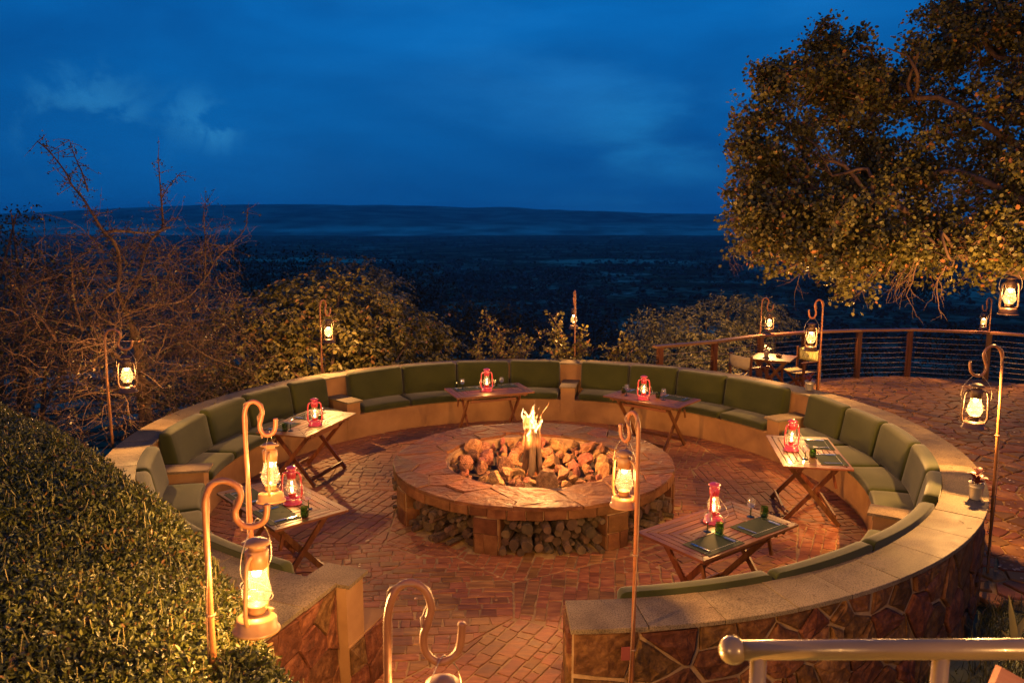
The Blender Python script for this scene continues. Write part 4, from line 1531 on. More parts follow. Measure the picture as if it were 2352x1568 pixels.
def build_hooks():
    p1 = pol(4.80, 187.6, -.5)
    make_hook(p1, zt(0, 757, p1), 2, 'iron', 1.2, HOOK_W * .9, "rusty shepherd's hook post beside the thorn tree, outside the left wall", 'lit lantern hanging in front of the thorn tree, left of the wall', lean=(0, 0), cs=.64, cw=1.0)
    p2 = pol(4.86, 135.4, -.6)
    make_hook(p2, zt(0, 690, p2), 62, 'iron', 1.12, HOOK_W * 1.5, "thin shepherd's hook post in front of the lit broadleaf bush", 'small bright lantern hanging against the lit broadleaf bush', lean=(-.01, 0))
    p3 = pol(4.83, 81.2, -.6)
    make_hook(p3, zt(0, 668, p3), 94, 'iron', 1.08, HOOK_W * .6, "shepherd's hook post seen edge-on behind the centre armrest", 'lit lantern in the centre above the wall behind the fire')
    p4 = Vector((4.62, 6.80, 0))
    make_hook(p4, zt(0, 684, p4), 5, 'iron', 1.05, HOOK_W * 1.5, "shepherd's hook fixed to the wooden rail behind the deck table", 'lit lantern hanging over the wooden rail behind the deck table')
    p5 = pol(4.80, 29.0, 0)
    make_hook(p5, zt(0, 688, p5), 200, 'iron', 1.18, HOOK_W * .9, "shepherd's hook post beside the patterned canvas chair", 'lit lantern hanging beside the patterned canvas chair')
    p6 = Vector((9.52, 7.34, 0))
    make_hook(p6, zt(0, 684, p6), 200, 'iron', .95, HOOK_W * .7, "shepherd's hook fixed to the rail post at the far right", 'small lit lantern above the rail post at the far right')
    p7 = pol(4.74, -23.6, 0)
    make_hook(p7, zt(0, 794, p7), 184, 'iron', 1.22, HOOK_W * 1.7, "tall shepherd's hook post beside the potted plant on the coping", 'large lit lantern hanging over the terrace paving at the right', lean=(.06, 0), rot=-20, cs=.80, cw=1.0)
    p9 = at(570, 1000, 4.25); p9.z = .55
    make_hook(p9, zt(0, 922, p9), 8, 'cream', .95, HOOK_W * .5, "shepherd's hook post rising behind the hedge, the farther of two", 'tilted cream lantern above the left dining table', lean=(-.02, 0), tilt=(R(0), R(10)), rot=95, cs=.55, cw=.55)
    p10 = at(474, 1250, 3.15); p10.z = .8
    make_hook(p10, zt(0, 1104, p10), 4, 'cream', 1.12, HOOK_W * .85, "thick shepherd's hook post growing out of the hedge", 'cream lantern glowing against the hedge edge', rot=80, tilt=(R(0), R(6)), cs=.56, cw=.82)
    p11 = pol(4.685, -82.6, 0)
    make_hook(p11, zt(0, 952, p11), 118, 'cream', 1.0, HOOK_W * .6, "shepherd's hook post strapped to the near end of the wall", 'cream lantern in front of the fire pit on the wall-end post', lean=(-.01, .0), rot=15, cs=.54, cw=.6)
    p12 = at(888, 1500, 2.45); p12.z = .35
    make_hook(p12, zt(0, 1339, p12), 6, 'cream', 1.0, HOOK_W * .8, "blurred shepherd's hook at the bottom of the entrance", 'lantern at the bottom edge with only its cap showing', rot=60, cs=.78, cw=.78)
    # the stair down from the lodge, behind the viewer, is lit by the same lanterns
    for k, (bx, by, tz, az, lab) in enumerate(((2.7, -9.6, 3.7, 180, 'right'), (-2.4, -10.2, 3.9, 0, 'left'))):
        make_hook(Vector((bx, by, 1.6)), tz, az, 'iron', 1.1, HOOK_W * 1.5, f"shepherd's hook post at the {lab} of the stair behind the viewer", f'lit lantern at the {lab} of the stair behind the viewer')
    # lantern in the tree
    q = at(2315, 722, 7.9)
    make_lantern('iron', True, q, 1.12, R(5), 'lit lantern hanging from the tree branch at the right edge', 'lit lanterns', HOOK_W * .9)


build_hooks()

# small red reflector plate strapped to the near post
p11 = pol(4.70, -82.6)
M['tag'] = noise_mat('dull_red_plate', [(.3, (.12, .022, .016)), (.7, (.17, .035, .025))], bump=0)
mb = MB(); mb.box((0, 0, 0), (.055, .006, .085))
o = mb.build('reflector', M['tag'], None, False, loc=(p11.x - .045, p11.y - .012, .765)); o.rotation_euler = (0, 0, R(8))
tag(o, 'small red plate tied to the post at the near wall end', 'reflector')

# ------------------------------------------------------------------ dining tables
TL, TW, TZ = 1.25, .72, .72


def make_table():
    t = thing('folding_table', 'table', 'table')
    p, g, w = .064, .009, .0545
    for i in range(5):
        a, b = TL / 2 - i * p, TW / 2 - i * p
        gg = .0035
        quads = [[(-a + gg, -b), (a - gg, -b), (a - w - gg, -b + w), (-a + w + gg, -b + w)], [(a, -b + gg), (a, b - gg), (a - w, b - w - gg), (a - w, -b + w + gg)],
                 [(a - gg, b), (-a + gg, b), (-a + w + gg, b - w), (a - w - gg, b - w)], [(-a, b - gg), (-a, -b + gg), (-a + w, -b + w + gg), (-a + w, b - w - gg)]]
        for k, q in enumerate(quads):
            mb = MB(); mb.prism(q, TZ - .021, TZ - (.0008 if (i + k) % 3 == 0 else 0))
            mb.built('slat', M['teak'] if k % 2 == 0 else M['teak_y'], t)
    mb = MB(); mb.prism([(-TL / 2 + 5 * p, -TW / 2 + 5 * p), (TL / 2 - 5 * p, -TW / 2 + 5 * p), (TL / 2 - 5 * p, TW / 2 - 5 * p), (-TL / 2 + 5 * p, TW / 2 - 5 * p)], TZ - .021, TZ)
    mb.built('slat', M['teak'], t)
    for x in (-.47, -.36, .36, .47):
        mb = MB(); mb.box((x, 0, TZ - .0425), (.024, TW - .06, .042)); mb.built('batten', M['teak_y'], t)
    for y in (-TW / 2 + .045, TW / 2 - .045):
        mb = MB(); mb.box((0, y, TZ - .036), (TL - .20 - .02, .022, .028)); mb.built('apron', M['teak'], t)
    for s in (-1, 1):
        for j, (y0, y1, dx) in enumerate(((-.27, .30, 0), (.27, -.30, .030))):
            mb = MB(); x = s * (.415 - dx)
            mb.bar((x, y0, TZ - .05), (x, y1, .002), .050, .024, up=(1, 0, 0)); mb.built('leg', M['teak_z'], t)
    for y, z, x in ((-.215, .605, .37), (.215, .605, .37), (.262, .09, .37), (-.262, .09, .37)):
        mb = MB(); mb.box((0, y, z), (2 * x, .022, .042)); mb.built('stretcher', M['teak'], t)
    for s in (-1, 1):
        mb = MB(); mb.bar((s * .44, .20, .58), (s * .44, .235, .44), .03, .018, up=(1, 0, 0)); mb.built('brace', M['teak_z'], t)
    return t


def build_glassware():
    w = thing('wine_glass', 'g', 'wine glass')
    mb = MB(); mb.lathe([(.002, .083), (.016, .087), (.030, .100), (.037, .120), (.036, .145), (.030, .168)], 20); mb.build('bowl', M['clear'], w, True)
    mb = MB(); mb.lathe([(.0, .0), (.034, .0), (.034, .003), (.010, .007), (.006, .012), (.0065, .03), (.0055, .06), (.007, .078), (.003, .084)], 16); mb.build('stem', M['green'], w, True)
    t = thing('tumbler', 'g', 'tumbler')
    mb = MB(); mb.lathe([(0, .002), (.026, .002), (.034, .012), (.038, .035), (.036, .070), (.031, .098)], 20); mb.build('cup', M['green'], t, True)
    mb = MB(); mb.lathe([(.0, .0), (.027, .0), (.029, .008), (.0, .008)], 16); mb.build('foot', M['green'], t, True)
    return w, t


def build_setting():
    m = thing('placemat', 'm', 'placemat')
    mb = MB(); mb.prism([(-.215, -.14), (.215, -.14), (.215, .14), (-.215, .14)], 0, .004); mb.build('pad', M['mat'], m)
    mb = MB(); mb.box((0, .085, .0046), (.428, .0016, .0008)); mb.build('stitching', M['seam'], m)
    f = thing('fork', 'f', 'fork')
    mb = MB(); mb.box((0, .055, .004), (.011, .10, .006)); mb.build('handle', M['steel'], f)
    mb = MB(); mb.box((0, -.006, .004), (.006, .03, .003))
    mb.box((0, -.030, .004), (.021, .022, .002))
    for x in (-.009, -.003, .003, .009): mb.box((x, -.062, .004), (.003, .044, .002))
    mb.build('tines', M['steel'], f)
    k = thing('knife', 'k', 'knife')
    mb = MB(); mb.box((0, .055, .005), (.013, .105, .009)); mb.build('handle', M['blue'], k)
    mb = MB(); mb.prism([(-.009, -.115), (.006, -.09), (.008, 0), (-.009, 0)], .003, .0045); mb.build('blade', M['steel'], k)
    return m, f, k


TABLES = [
    # name, centre, rotz, phrase, lantern px, [(wine px)], [(tumbler px)]
    ((1.59, -2.63), 38 - 180, 'nearest table at the front right', (1638, 1198), [(1625, 1220), (1724, 1186)], [(1652, 1225), (1755, 1187)]),
    ((3.13, -.33), 82 - 180, 'right table below the terrace', (1817, 1033), [(1849, 1054)], [(1866, 1050)]),
    ((1.76, 2.36), 142 - 180, 'back table right of the flames', (1478, 917), [(1439, 908), (1524, 918)], [(1432, 902), (1511, 914)]),
    ((-.69, 2.81), 22, 'back table left of the flames', (1118, 898), [(1062, 894), (1152, 890)], [(1048, 889), (1138, 887)]),
    ((-2.94, .79), 74, 'far left table before the left bay', (724, 976), [(668, 989), (740, 962)], [(655, 990), (734, 968)]),
    ((-2.37, -2.09), 134, 'near left table beside the hedge', (672, 1155), [(709, 1168), (634, 1110)], [(700, 1187), (620, 1104)]),
]


def build_tables():
    proto = make_table()
    wine, tumb = build_glassware()
    pm, fk, kn = build_setting()
    used = dict(w=0, t=0, m=0, f=0, k=0)
    first = True
    lw = ['left-hand', 'right-hand']

    def inst(src, key, loc, rz, label, cat, group):
        o = src if used[key] == 0 else copy_tree(src)
        used[key] += 1
        o.location = loc; o.rotation_euler = (0, 0, rz)
        o['label'] = label; o['category'] = cat; o['group'] = group
        return o
    tab_labels = ['slatted folding table set for two, nearest to the front wall', 'slatted folding table at the right below the terrace, lit lantern at its inner end',
                  'slatted folding table behind the pit, right of the flames', 'slatted folding table behind the pit, left of the flames',
                  'slatted folding table at the far left with light glinting along its slats', 'slatted folding table beside the hedge and the cream lanterns']
    for i, (c, rz, ph, lpx, wines, tumbs) in enumerate(TABLES):
        t = proto if i == 0 else copy_tree(proto)
        t.location = (c[0], c[1], .012); t.rotation_euler = (0, 0, R(rz))
        t['label'] = tab_labels[i]; t['group'] = 'folding dining tables round the fire'
        zt_ = TZ + .0122
        q = onz(*lpx, zt_)
        rot = [60, 15, 5, 10, 20, 5][i]
        make_lantern('red', False, (q.x, q.y, zt_), 1.03, R(rot), f"lit red hurricane lantern on the {ph}", 'lit red table lanterns', TABLE_W, name='red_lantern')
        for k, u in enumerate(wines):
            q = onz(*u, zt_); inst(wine, 'w', (q.x, q.y, zt_), 0, f"{'clear wine glass with green stem' if len(wines) == 1 else ['outer wine glass with green stem', 'second wine glass with green stem'][k] if False else ('green-stemmed wine glass at the left' if k == 0 else 'green-stemmed wine glass at the right')} on the {ph}", 'wine glass', 'green stemmed wine glasses')
        for k, u in enumerate(tumbs):
            q = onz(*u, zt_); inst(tumb, 't', (q.x, q.y, zt_), 0, f"{'green glass tumbler' if len(tumbs) == 1 else 'green glass tumbler at the left' if k == 0 else 'green glass tumbler at the right'} on the {ph}", 'tumbler', 'green glass tumblers')
        Mx = Matrix.Translation((c[0], c[1], 0)) @ Matrix.Rotation(R(rz), 4, 'Z')
        for x, side in ((.30, 0), (-.30, 1)):
            # side as seen in the picture
            px = project(Mx @ Vector((x, .2, .72)))[0]; po = project(Mx @ Vector((-x, .2, .72)))[0]
            sd = 'left' if px < po else 'right'
            jit = random.uniform(-.03, .03)
            p = Mx @ Vector((x, .195, zt_)); inst(pm, 'm', p, R(rz) + jit, f"dark green placemat at the {sd} of the {ph}", 'placemat', 'dark green placemats')
            zz = zt_ + .0042
            p = Mx @ Vector((x + .155, .175, zz)); inst(fk, 'f', p, R(rz) + jit, f"steel fork on the {sd} placemat of the {ph}", 'fork', 'steel forks')
            p = Mx @ Vector((x - .165, .175, zz)); inst(kn, 'k', p, R(rz) + jit, f"blue handled knife on the {sd} placemat of the {ph}", 'knife', 'blue handled knives')


build_tables()

# ------------------------------------------------------------------ terrace rail, deck table, chairs, pots
def build_railing():
    t = thing('terrace_railing', 'wooden terrace railing with stretched wires, above the dark valley', 'railing')
    top = 1.05
    for i, (x, y) in enumerate(RAIL):
        a = RAIL[min(i + 1, len(RAIL) - 1)]; b = RAIL[max(i - 1, 0)]
        ang = math.atan2(a[1] - b[1], a[0] - b[0])
        mb = MB(); mb.box((0, 0, (top - .045) / 2 - .2), (.10, .085, top - .045 + .4))
        o = mb.build('post', M['teak_z'], t, loc=(x, y, 0)); o.rotation_euler = (0, 0, ang)
    for i in range(len(RAIL) - 1):
        a, b = Vector((*RAIL[i], top)), Vector((*RAIL[i + 1], top))
        d = (b - a).normalized()
        if i == 0: a = a - d * .12
        mb = MB(); mb.box(((b - a).length / 2, 0, 0), ((b - a).length + .004, .15, .045))
        o = mb.build('handrail', M['rail_wood'], t, loc=a + Vector((0, 0, -.0225 + (.002 if i % 2 else 0)))); o.rotation_euler = (0, 0, math.atan2(d.y, d.x))
        a.z = b.z = 0
        for k in range(8):
            z = .11 + k * .108
            sag = random.uniform(.002, .012)
            P = [a.lerp(b, j / 6) + Vector((0, 0, z - sag * (1 - (j / 3 - 1) ** 2))) for j in range(7)]
            mb = MB(); mb.tube(P, .0035, 5); mb.build('wire', M['steelwire'], t, True)
    return t


build_railing()


def build_deck_set():
    c = Vector((4.63, 5.88, .012))
    t = thing('deck_table', 'square slatted wooden table with crossed legs beside the terrace rail', 'table', c, R(-29))
    for k in range(7):
        y = -.33 + k * .11
        mb = MB(); mb.box((0, y, .715), (.74, .104, .022)); mb.built('slat', M['teak'], t)
    for y in (-.30, .30):
        mb = MB(); mb.box((0, y, .685), (.62, .022, .036)); mb.built('apron', M['teak'], t)
    for s in (-1, 1):
        for j, (x0, x1) in enumerate(((-.27, .30), (.27, -.30))):
            mb = MB(); y = s * (.27 - j * .03)
            mb.bar((x0, y, .70), (x1, y, 0), .05, .024, up=(0, 1, 0)); mb.built('leg', M['teak_z'], t)
    for s in (-1, 1):
        mb = MB(); mb.box((s * .235, 0, .12), (.04, .5, .022)); mb.built('stretcher', M['teak_y'], t)

    def chair(loc, rz, label, back_mat, seat_mat):
        h = thing('folding_chair', label, 'chair', loc, R(rz), "director's chairs at the deck table")
        # local: sitter faces +y
        for x in (-.27, .27):
            mb = MB(); mb.box((x, -.20, .43), (.03, .045, .86)); mb.built('back_post', M['teak_z'], h)
            mb = MB(); mb.box((x, .20, .31), (.03, .045, .62)); mb.built('front_post', M['teak_z'], h)
            mb = MB(); mb.box((x, .01, .634), (.055, .50, .022)); mb.built('arm', M['teak_y'], h)
            mb = MB(); mb.box((x, 0, .03), (.034, .46, .04)); mb.built('foot_rail', M['teak_y'], h)
        for y in (-.12, .12):
            mb = MB(); mb.bar((-.26, y, .06), (.26, y, .41), .04, .02, up=(0, 1, 0)); mb.built('cross_leg', M['teak'], h)
            mb = MB(); mb.bar((.26, y + .025, .06), (-.26, y + .025, .41), .04, .02, up=(0, 1, 0)); mb.built('cross_leg', M['teak'], h)
        V, F = [], []
        n = 12
        for i in range(n + 1):
            x = -.27 + .54 * i / n
            for z in (.60, .66, .72, .78, .835):
                V.append((x, -.228 - .03 * math.sin(PI * i / n) - .006 * math.sin(z * 80 + i), z))
        for i in range(n):
            for k in range(4): F.append((i * 5 + k, (i + 1) * 5 + k, (i + 1) * 5 + k + 1, i * 5 + k + 1))
        ob = mesh('backrest', V, F, back_mat, h, True)
        sm = ob.modifiers.new('thick', 'SOLIDIFY'); sm.thickness = .006
        V, F = [], []
        for i in range(n + 1):
            x = -.25 + .50 * i / n
            for y in (-.21, -.07, .07, .21): V.append((x, y, .435 - .035 * math.sin(PI * i / n)))
        for i in range(n):
            for k in range(3): F.append((i * 4 + k, (i + 1) * 4 + k, (i + 1) * 4 + k + 1, i * 4 + k + 1))
        ob = mesh('seat', V, F, seat_mat, h, True)
        sm = ob.modifiers.new('thick', 'SOLIDIFY'); sm.thickness = .006
        return h
    # leaf-print canvas
    m, nt, N, L, b = nodes('leaf_print_canvas')
    tc = N('ShaderNodeTexCoord'); mp = N('ShaderNodeMapping'); mp.inputs['Scale'].default_value = (9.3, 1, 8.5); L(tc.outputs['Object'], mp.inputs[0])
    sx = N('ShaderNodeSeparateXYZ'); L(mp.outputs[0], sx.inputs[0])
    def mth(op, a, b_=None):
        n_ = N('ShaderNodeMath'); n_.operation = op
        for i, v in enumerate((a, b_)):
            if v is None: continue
            if isinstance(v, (int, float)): n_.inputs[i].default_value = v
            else: L(v, n_.inputs[i])
        return n_.outputs[0]
    fx = mth('ABSOLUTE', mth('SUBTRACT', mth('FRACT', sx.outputs[0]), .5))
    fz = mth('FRACT', mth('MULTIPLY', sx.outputs[2], .5))
    ogee = mth('MULTIPLY', mth('SINE', mth('MULTIPLY', fz, PI)), .46)
    edge = mth('LESS_THAN', mth('ABSOLUTE', mth('SUBTRACT', fx, ogee)), .045)
    vein = mth('LESS_THAN', mth('FRACT', mth('MULTIPLY', mth('SUBTRACT', sx.outputs[2], mth('MULTIPLY', fx, 1.4)), 4.0)), .42)
    inside = mth('LESS_THAN', fx, mth('MULTIPLY', ogee, .72))
    pat = mth('MAXIMUM', edge, mth('MULTIPLY', vein, inside))
    mx = N('ShaderNodeMix'); mx.data_type = 'RGBA'; L(pat, mx.inputs[0])
    mx.inputs[6].default_value = (.52, .46, .16, 1); mx.inputs[7].default_value = (.17, .17, .05, 1)
    L(mx.outputs[2], b.inputs['Base Color']); b.inputs['Roughness'].default_value = .95
    chair((4.05, 5.50, .012), -62 , "director's chair with plain canvas, its back to the camera", M['canvas'], M['canvas'])
    chair((5.22, 6.08, .012), 118, "director's chair with yellow leaf-print canvas back", m, M['canvas'])

    def pot(loc, label, r, h, seed, leaves, lsize, group=None, leafmat='redleaf'):
        rnd = random.Random(seed)
        t = thing('potted_plant', label, 'potted plant', loc)
        mb = MB(); mb.lathe([(0, 0), (r * .74, 0), (r * .76, .004), (r * .92, h * .72), (r * .96, h * .74), (r * .93, h * .78), (r * .98, h * .97), (r * 1.04, h), (r * .95, h * .99), (r * .9, h * .85), (0, h * .85)], 22)
        mb.build('tin_pot', M['galv'], t, True)
        mb = MB(); mb.lathe([(0, h * .90), (r * .9, h * .89), (0, h * .86)], 14); mb.build('soil', M['soil'], t)
        for k in range(leaves):
            a = k * 2.4 + rnd.uniform(-.2, .2); e = rnd.uniform(.15, 1.1); l = lsize * rnd.uniform(.7, 1.15)
            st = Vector((0, 0, h * .88 + (k / leaves) * lsize * .9))
            d = Vector((math.cos(a) * math.cos(e), math.sin(a) * math.cos(e), math.sin(e)))
            side = d.cross(Vector((0, 0, 1))).normalized()
            V, F = [], []
            for i in range(6):
                q = i / 5
                w = l * .26 * math.sin(PI * min(1, q * .9 + .1)) ** .8
                c_ = st + d * (l * q) + Vector((0, 0, -.35 * l * q * q))
                V += [c_ - side * w + Vector((0, 0, w * .35)), c_, c_ + side * w + Vector((0, 0, w * .35))]
            for i in range(5):
                b_ = i * 3
                F += [(b_, b_ + 1, b_ + 4, b_ + 3), (b_ + 1, b_ + 2, b_ + 5, b_ + 4)]
            mesh('leaf', V, F, M[leafmat], t, True)
    pot((4.52, 5.98, .738), 'small red-leaved plant in a tin pot on the deck table', .055, .12, 1, 16, .10)
    pot(pol(4.56, 28.4, .902), 'thin red-leaved plant in a tin pot on the coping near the deck table', .068, .13, 2, 7, .13)
    pot(pol(4.55, -30.6, .902), 'red-leaved plant in a galvanised pot on the right coping', .062, .15, 3, 18, .11)
    t = thing('ashtray', 'small round terracotta bowl beside the pot on the deck table', 'bowl', (4.72, 5.86, .738))
    mb = MB(); mb.lathe([(0, 0), (.045, 0), (.058, .02), (.06, .045), (.054, .045), (.050, .02), (0, .012)], 18); mb.build('bowl', M['rimstone'], t, True)


build_deck_set()


# ------------------------------------------------------------------ handrail in the foreground
def build_handrail():
    t = thing('handrail', 'glossy tan painted pipe handrail with a ball end, nearest to the camera', 'handrail')
    a = at(1683, 1492, 2.0); b = at(2700, 1488, 1.80)
    mb = MB(); mb.tube([a, a.lerp(b, .5), b], .0245, 20); mb.build('top_rail', M['handrail'], t, True)
    mb = MB(); mb.lathe([(0, -.036)] + [(.036 * math.cos(x), .036 * math.sin(x)) for x in np.linspace(-1.4, 1.4, 12)] + [(0, .036)], 24)
    mb.build('ball_end', M['handrail'], t, True, loc=a)
    for u in (1750, 2190):
        f = (u - 1683) / (2700 - 1683)
        p = a.lerp(b, f)
        mb = MB(); mb.tube([p, p - Vector((0, 0, 1.0))], .0205 if u < 2000 else .0195, 18); mb.build('post', M['handrail'], t, True)
    q = at(2310, 1590, 2.6)
    mb = MB(); mb.box((0, 0, 0), (.40, .03, .22))
    o = mb.build('board', M['reddish'], None, False, loc=at(2392, 1672, 2.5)); o.rotation_euler = (R(-20), R(28), R(-6))
    tag(o, 'reddish brown board corner low behind the handrail at the bottom right', 'board')


build_handrail()


# ------------------------------------------------------------------ foliage
def leaves_np(P, size, rng, up=.0, aspect=.55, D=None, fold=.25, spread=1.0):
    """Leaf-shaped folded hexagons at points P (n,3): vertices and triangles as arrays."""
    n = len(P)
    if D is None:
        D = rng.normal(size=(n, 3)); D[:, 2] += up
    D = D / np.linalg.norm(D, axis=1, keepdims=True)
    Rn = rng.normal(size=(n, 3)); Rn[:, 2] += .8 * spread
    X = np.cross(D, Rn); X /= np.linalg.norm(X, axis=1, keepdims=True) + 1e-9
    Nn = np.cross(X, D)
    s = (size * rng.uniform(.6, 1.25, n))[:, None]
    w = s * aspect * .5
    b = P
    v = np.stack([b, b + D * s * .35 - X * w + Nn * w * fold, b + D * s * .75 - X * w * .8 + Nn * w * fold, b + D * s, b + D * s * .75 + X * w * .8 + Nn * w * fold, b + D * s * .35 + X * w + Nn * w * fold], 1)
    V = v.reshape(-1, 3)
    i = (np.arange(n) * 6)[:, None]
    T = np.concatenate([i + np.array([[0, 3, 2]]), i + np.array([[0, 2, 1]]), i + np.array([[0, 4, 3]]), i + np.array([[0, 5, 4]])], 1).reshape(-1, 3)
    return V, T


def tri_mesh(name, V, T, mat, parent=None, stuff=False):
    me = bpy.data.meshes.new(name)
    me.vertices.add(len(V)); me.vertices.foreach_set('co', np.asarray(V, np.float32).ravel())
    me.loops.add(len(T) * 3); me.loops.foreach_set('vertex_index', np.asarray(T, np.int32).ravel())
    me.polygons.add(len(T)); me.polygons.foreach_set('loop_start', np.arange(0, len(T) * 3, 3, dtype=np.int32))
    me.materials.append(mat)
    me.update(calc_edges=True)
    o = bpy.data.objects.new(name, me)
    if parent is not None: o.parent = parent
    if stuff: o['kind'] = 'stuff'
    return link(o)


def ell_points(c, rad, n, rng, shell=.55):
    d = rng.normal(size=(n, 3)); d /= np.linalg.norm(d, axis=1, keepdims=True)
    r = (shell + (1 - shell) * rng.random(n)) ** .8
    return np.array(c)[None] + d * r[:, None] * np.array(rad)[None]


def branch_net(mb, start, d, length, r, rnd, depth, tips, curve=.25, split=3, shrink=.66, grav=0.0):
    """Recursive limbs; collects tip segments for leaves."""
    P, rr = [Vector(start)], [r]
    d = Vector(d).normalized()
    n = 5
    for i in range(n):
        d = (d + Vector((rnd.gauss(0, curve), rnd.gauss(0, curve), rnd.gauss(0, curve) - grav)) * .6).normalized()
        P.append(P[-1] + d * (length / n)); rr.append(r * (1 - .45 * (i + 1) / n))
    mb.tube(P, rr, 6 if depth > 1 else 4, cap=False)
    tips.extend((P[i], d) for i in range(2, n + 1)) if depth <= 1 else None
    if depth == 0: return
    for _ in range(split):
        i = rnd.randint(2, n)
        nd = (d + Vector((rnd.gauss(0, .75), rnd.gauss(0, .75), rnd.gauss(0, .55)))).normalized()
        branch_net(mb, P[i], nd, length * shrink * rnd.uniform(.75, 1.2), rr[i] * .7, rnd, depth - 1, tips, curve, split, shrink, grav)


def bush(name, label, cat, base, clumps, n, size, mat, seed, group=None, aspect=.55, limbs=8, sprig=6, bark='thorn_bark', up=.1, shell=.5, sprigr=None, spray=0):
    """A bush or tree crown of leaf sprigs on several lumpy clumps with limbs inside: thing > limbs, foliage."""
    rng = np.random.default_rng(seed); rnd = random.Random(seed)
    t = thing(name, label, cat, base, 0, group)
    b = np.array(base)
    vol = np.array([c[1][0] * c[1][1] + c[1][0] * c[1][2] for c in clumps]); vol = vol / vol.sum()
    pts = []
    for (c, rad), f in zip(clumps, vol):
        k = max(4, int(1.25 * n * f / sprig))
        q = ell_points(np.array(c) - b, rad, k, rng, shell)
        q += np.array([mnoise.noise_vector(Vector(p) * 1.7) for p in q]) * (min(rad) * .35)
        keep = np.array([mnoise.noise(Vector(p) * (1.9 / max(min(rad), .3)) + Vector((seed, 0, 0))) for p in q]) > -.12
        pts.append(q[keep])
    S_ = np.concatenate(pts)
    sr = sprigr or size * 2.2
    if spray:
        k = len(S_)
        cen = np.concatenate([np.repeat((np.array(c[0]) - b)[None], len(p), 0) for c, p in zip(clumps, pts)])
        D0 = S_ - cen; D0 /= np.linalg.norm(D0, axis=1, keepdims=True) + 1e-6
        D0 = D0 * .9 + rng.normal(size=(k, 3)) * .45; D0[:, 2] = D0[:, 2] * .6 + .12
        D0 /= np.linalg.norm(D0, axis=1, keepdims=True)
        side = np.cross(D0, np.array([[0, 0, 1.0]])); side /= np.linalg.norm(side, axis=1, keepdims=True) + 1e-6
        Ls, Ds = [], []
        for j in range(sprig):
            t_ = (j + 1) / sprig
            sg = 1 if j % 2 else -1
            Ls.append(S_ + D0 * (spray * (t_ - .3)) + np.array([[0, 0, -1.0]]) * (spray * .35 * t_ * t_) + rng.normal(size=(k, 3)) * .012)
            Ds.append(D0 * .45 + side * sg * .65 + np.array([[0, 0, -.55]]) + rng.normal(size=(k, 3)) * .22)
        L_ = np.concatenate(Ls); Dn = np.concatenate(Ds)
        V, T = leaves_np(L_, size, rng, aspect=aspect, D=Dn)
    else:
        L_ = np.repeat(S_, sprig, 0) + rng.normal(size=(len(S_) * sprig, 3)) * sr * np.array([1, 1, .7])
        V, T = leaves_np(L_, size, rng, up=up, aspect=aspect)
    tri_mesh('foliage', V, T, M[mat], t, True)
    mb = MB()
    for i in range(limbs):
        c, rad = clumps[i % len(clumps)]
        tgt = Vector(c) - Vector(base) + Vector((rnd.uniform(-.7, .7) * rad[0], rnd.uniform(-.7, .7) * rad[1], rnd.uniform(-.3, .7) * rad[2]))
        st = Vector((rnd.uniform(-.15, .15), rnd.uniform(-.15, .15), 0))
        mid = st.lerp(tgt, .5) + Vector((rnd.gauss(0, .2), rnd.gauss(0, .2), rnd.uniform(0, .3)))
        P = smooth_path([st, mid, tgt], 4)
        rr = [.045 * (1 - .8 * k / (len(P) - 1)) * (tgt.length / 2.5) ** .5 for k in range(len(P))]
        mb.tube(P, rr, 5, False)
        for _ in range(7):
            p = P[rnd.randint(3, len(P) - 1)]
            dd = Vector((rnd.gauss(0, 1), rnd.gauss(0, 1), rnd.gauss(.3, .8))).normalized() * rnd.uniform(.3, .8) * min(rad) * 1.1
            mb.tube([p, p + dd * .5 + Vector((0, 0, .05)), p + dd], [.010, .007, .003], 4, False)
    mb.build('limbs', M[bark], t)
    return t


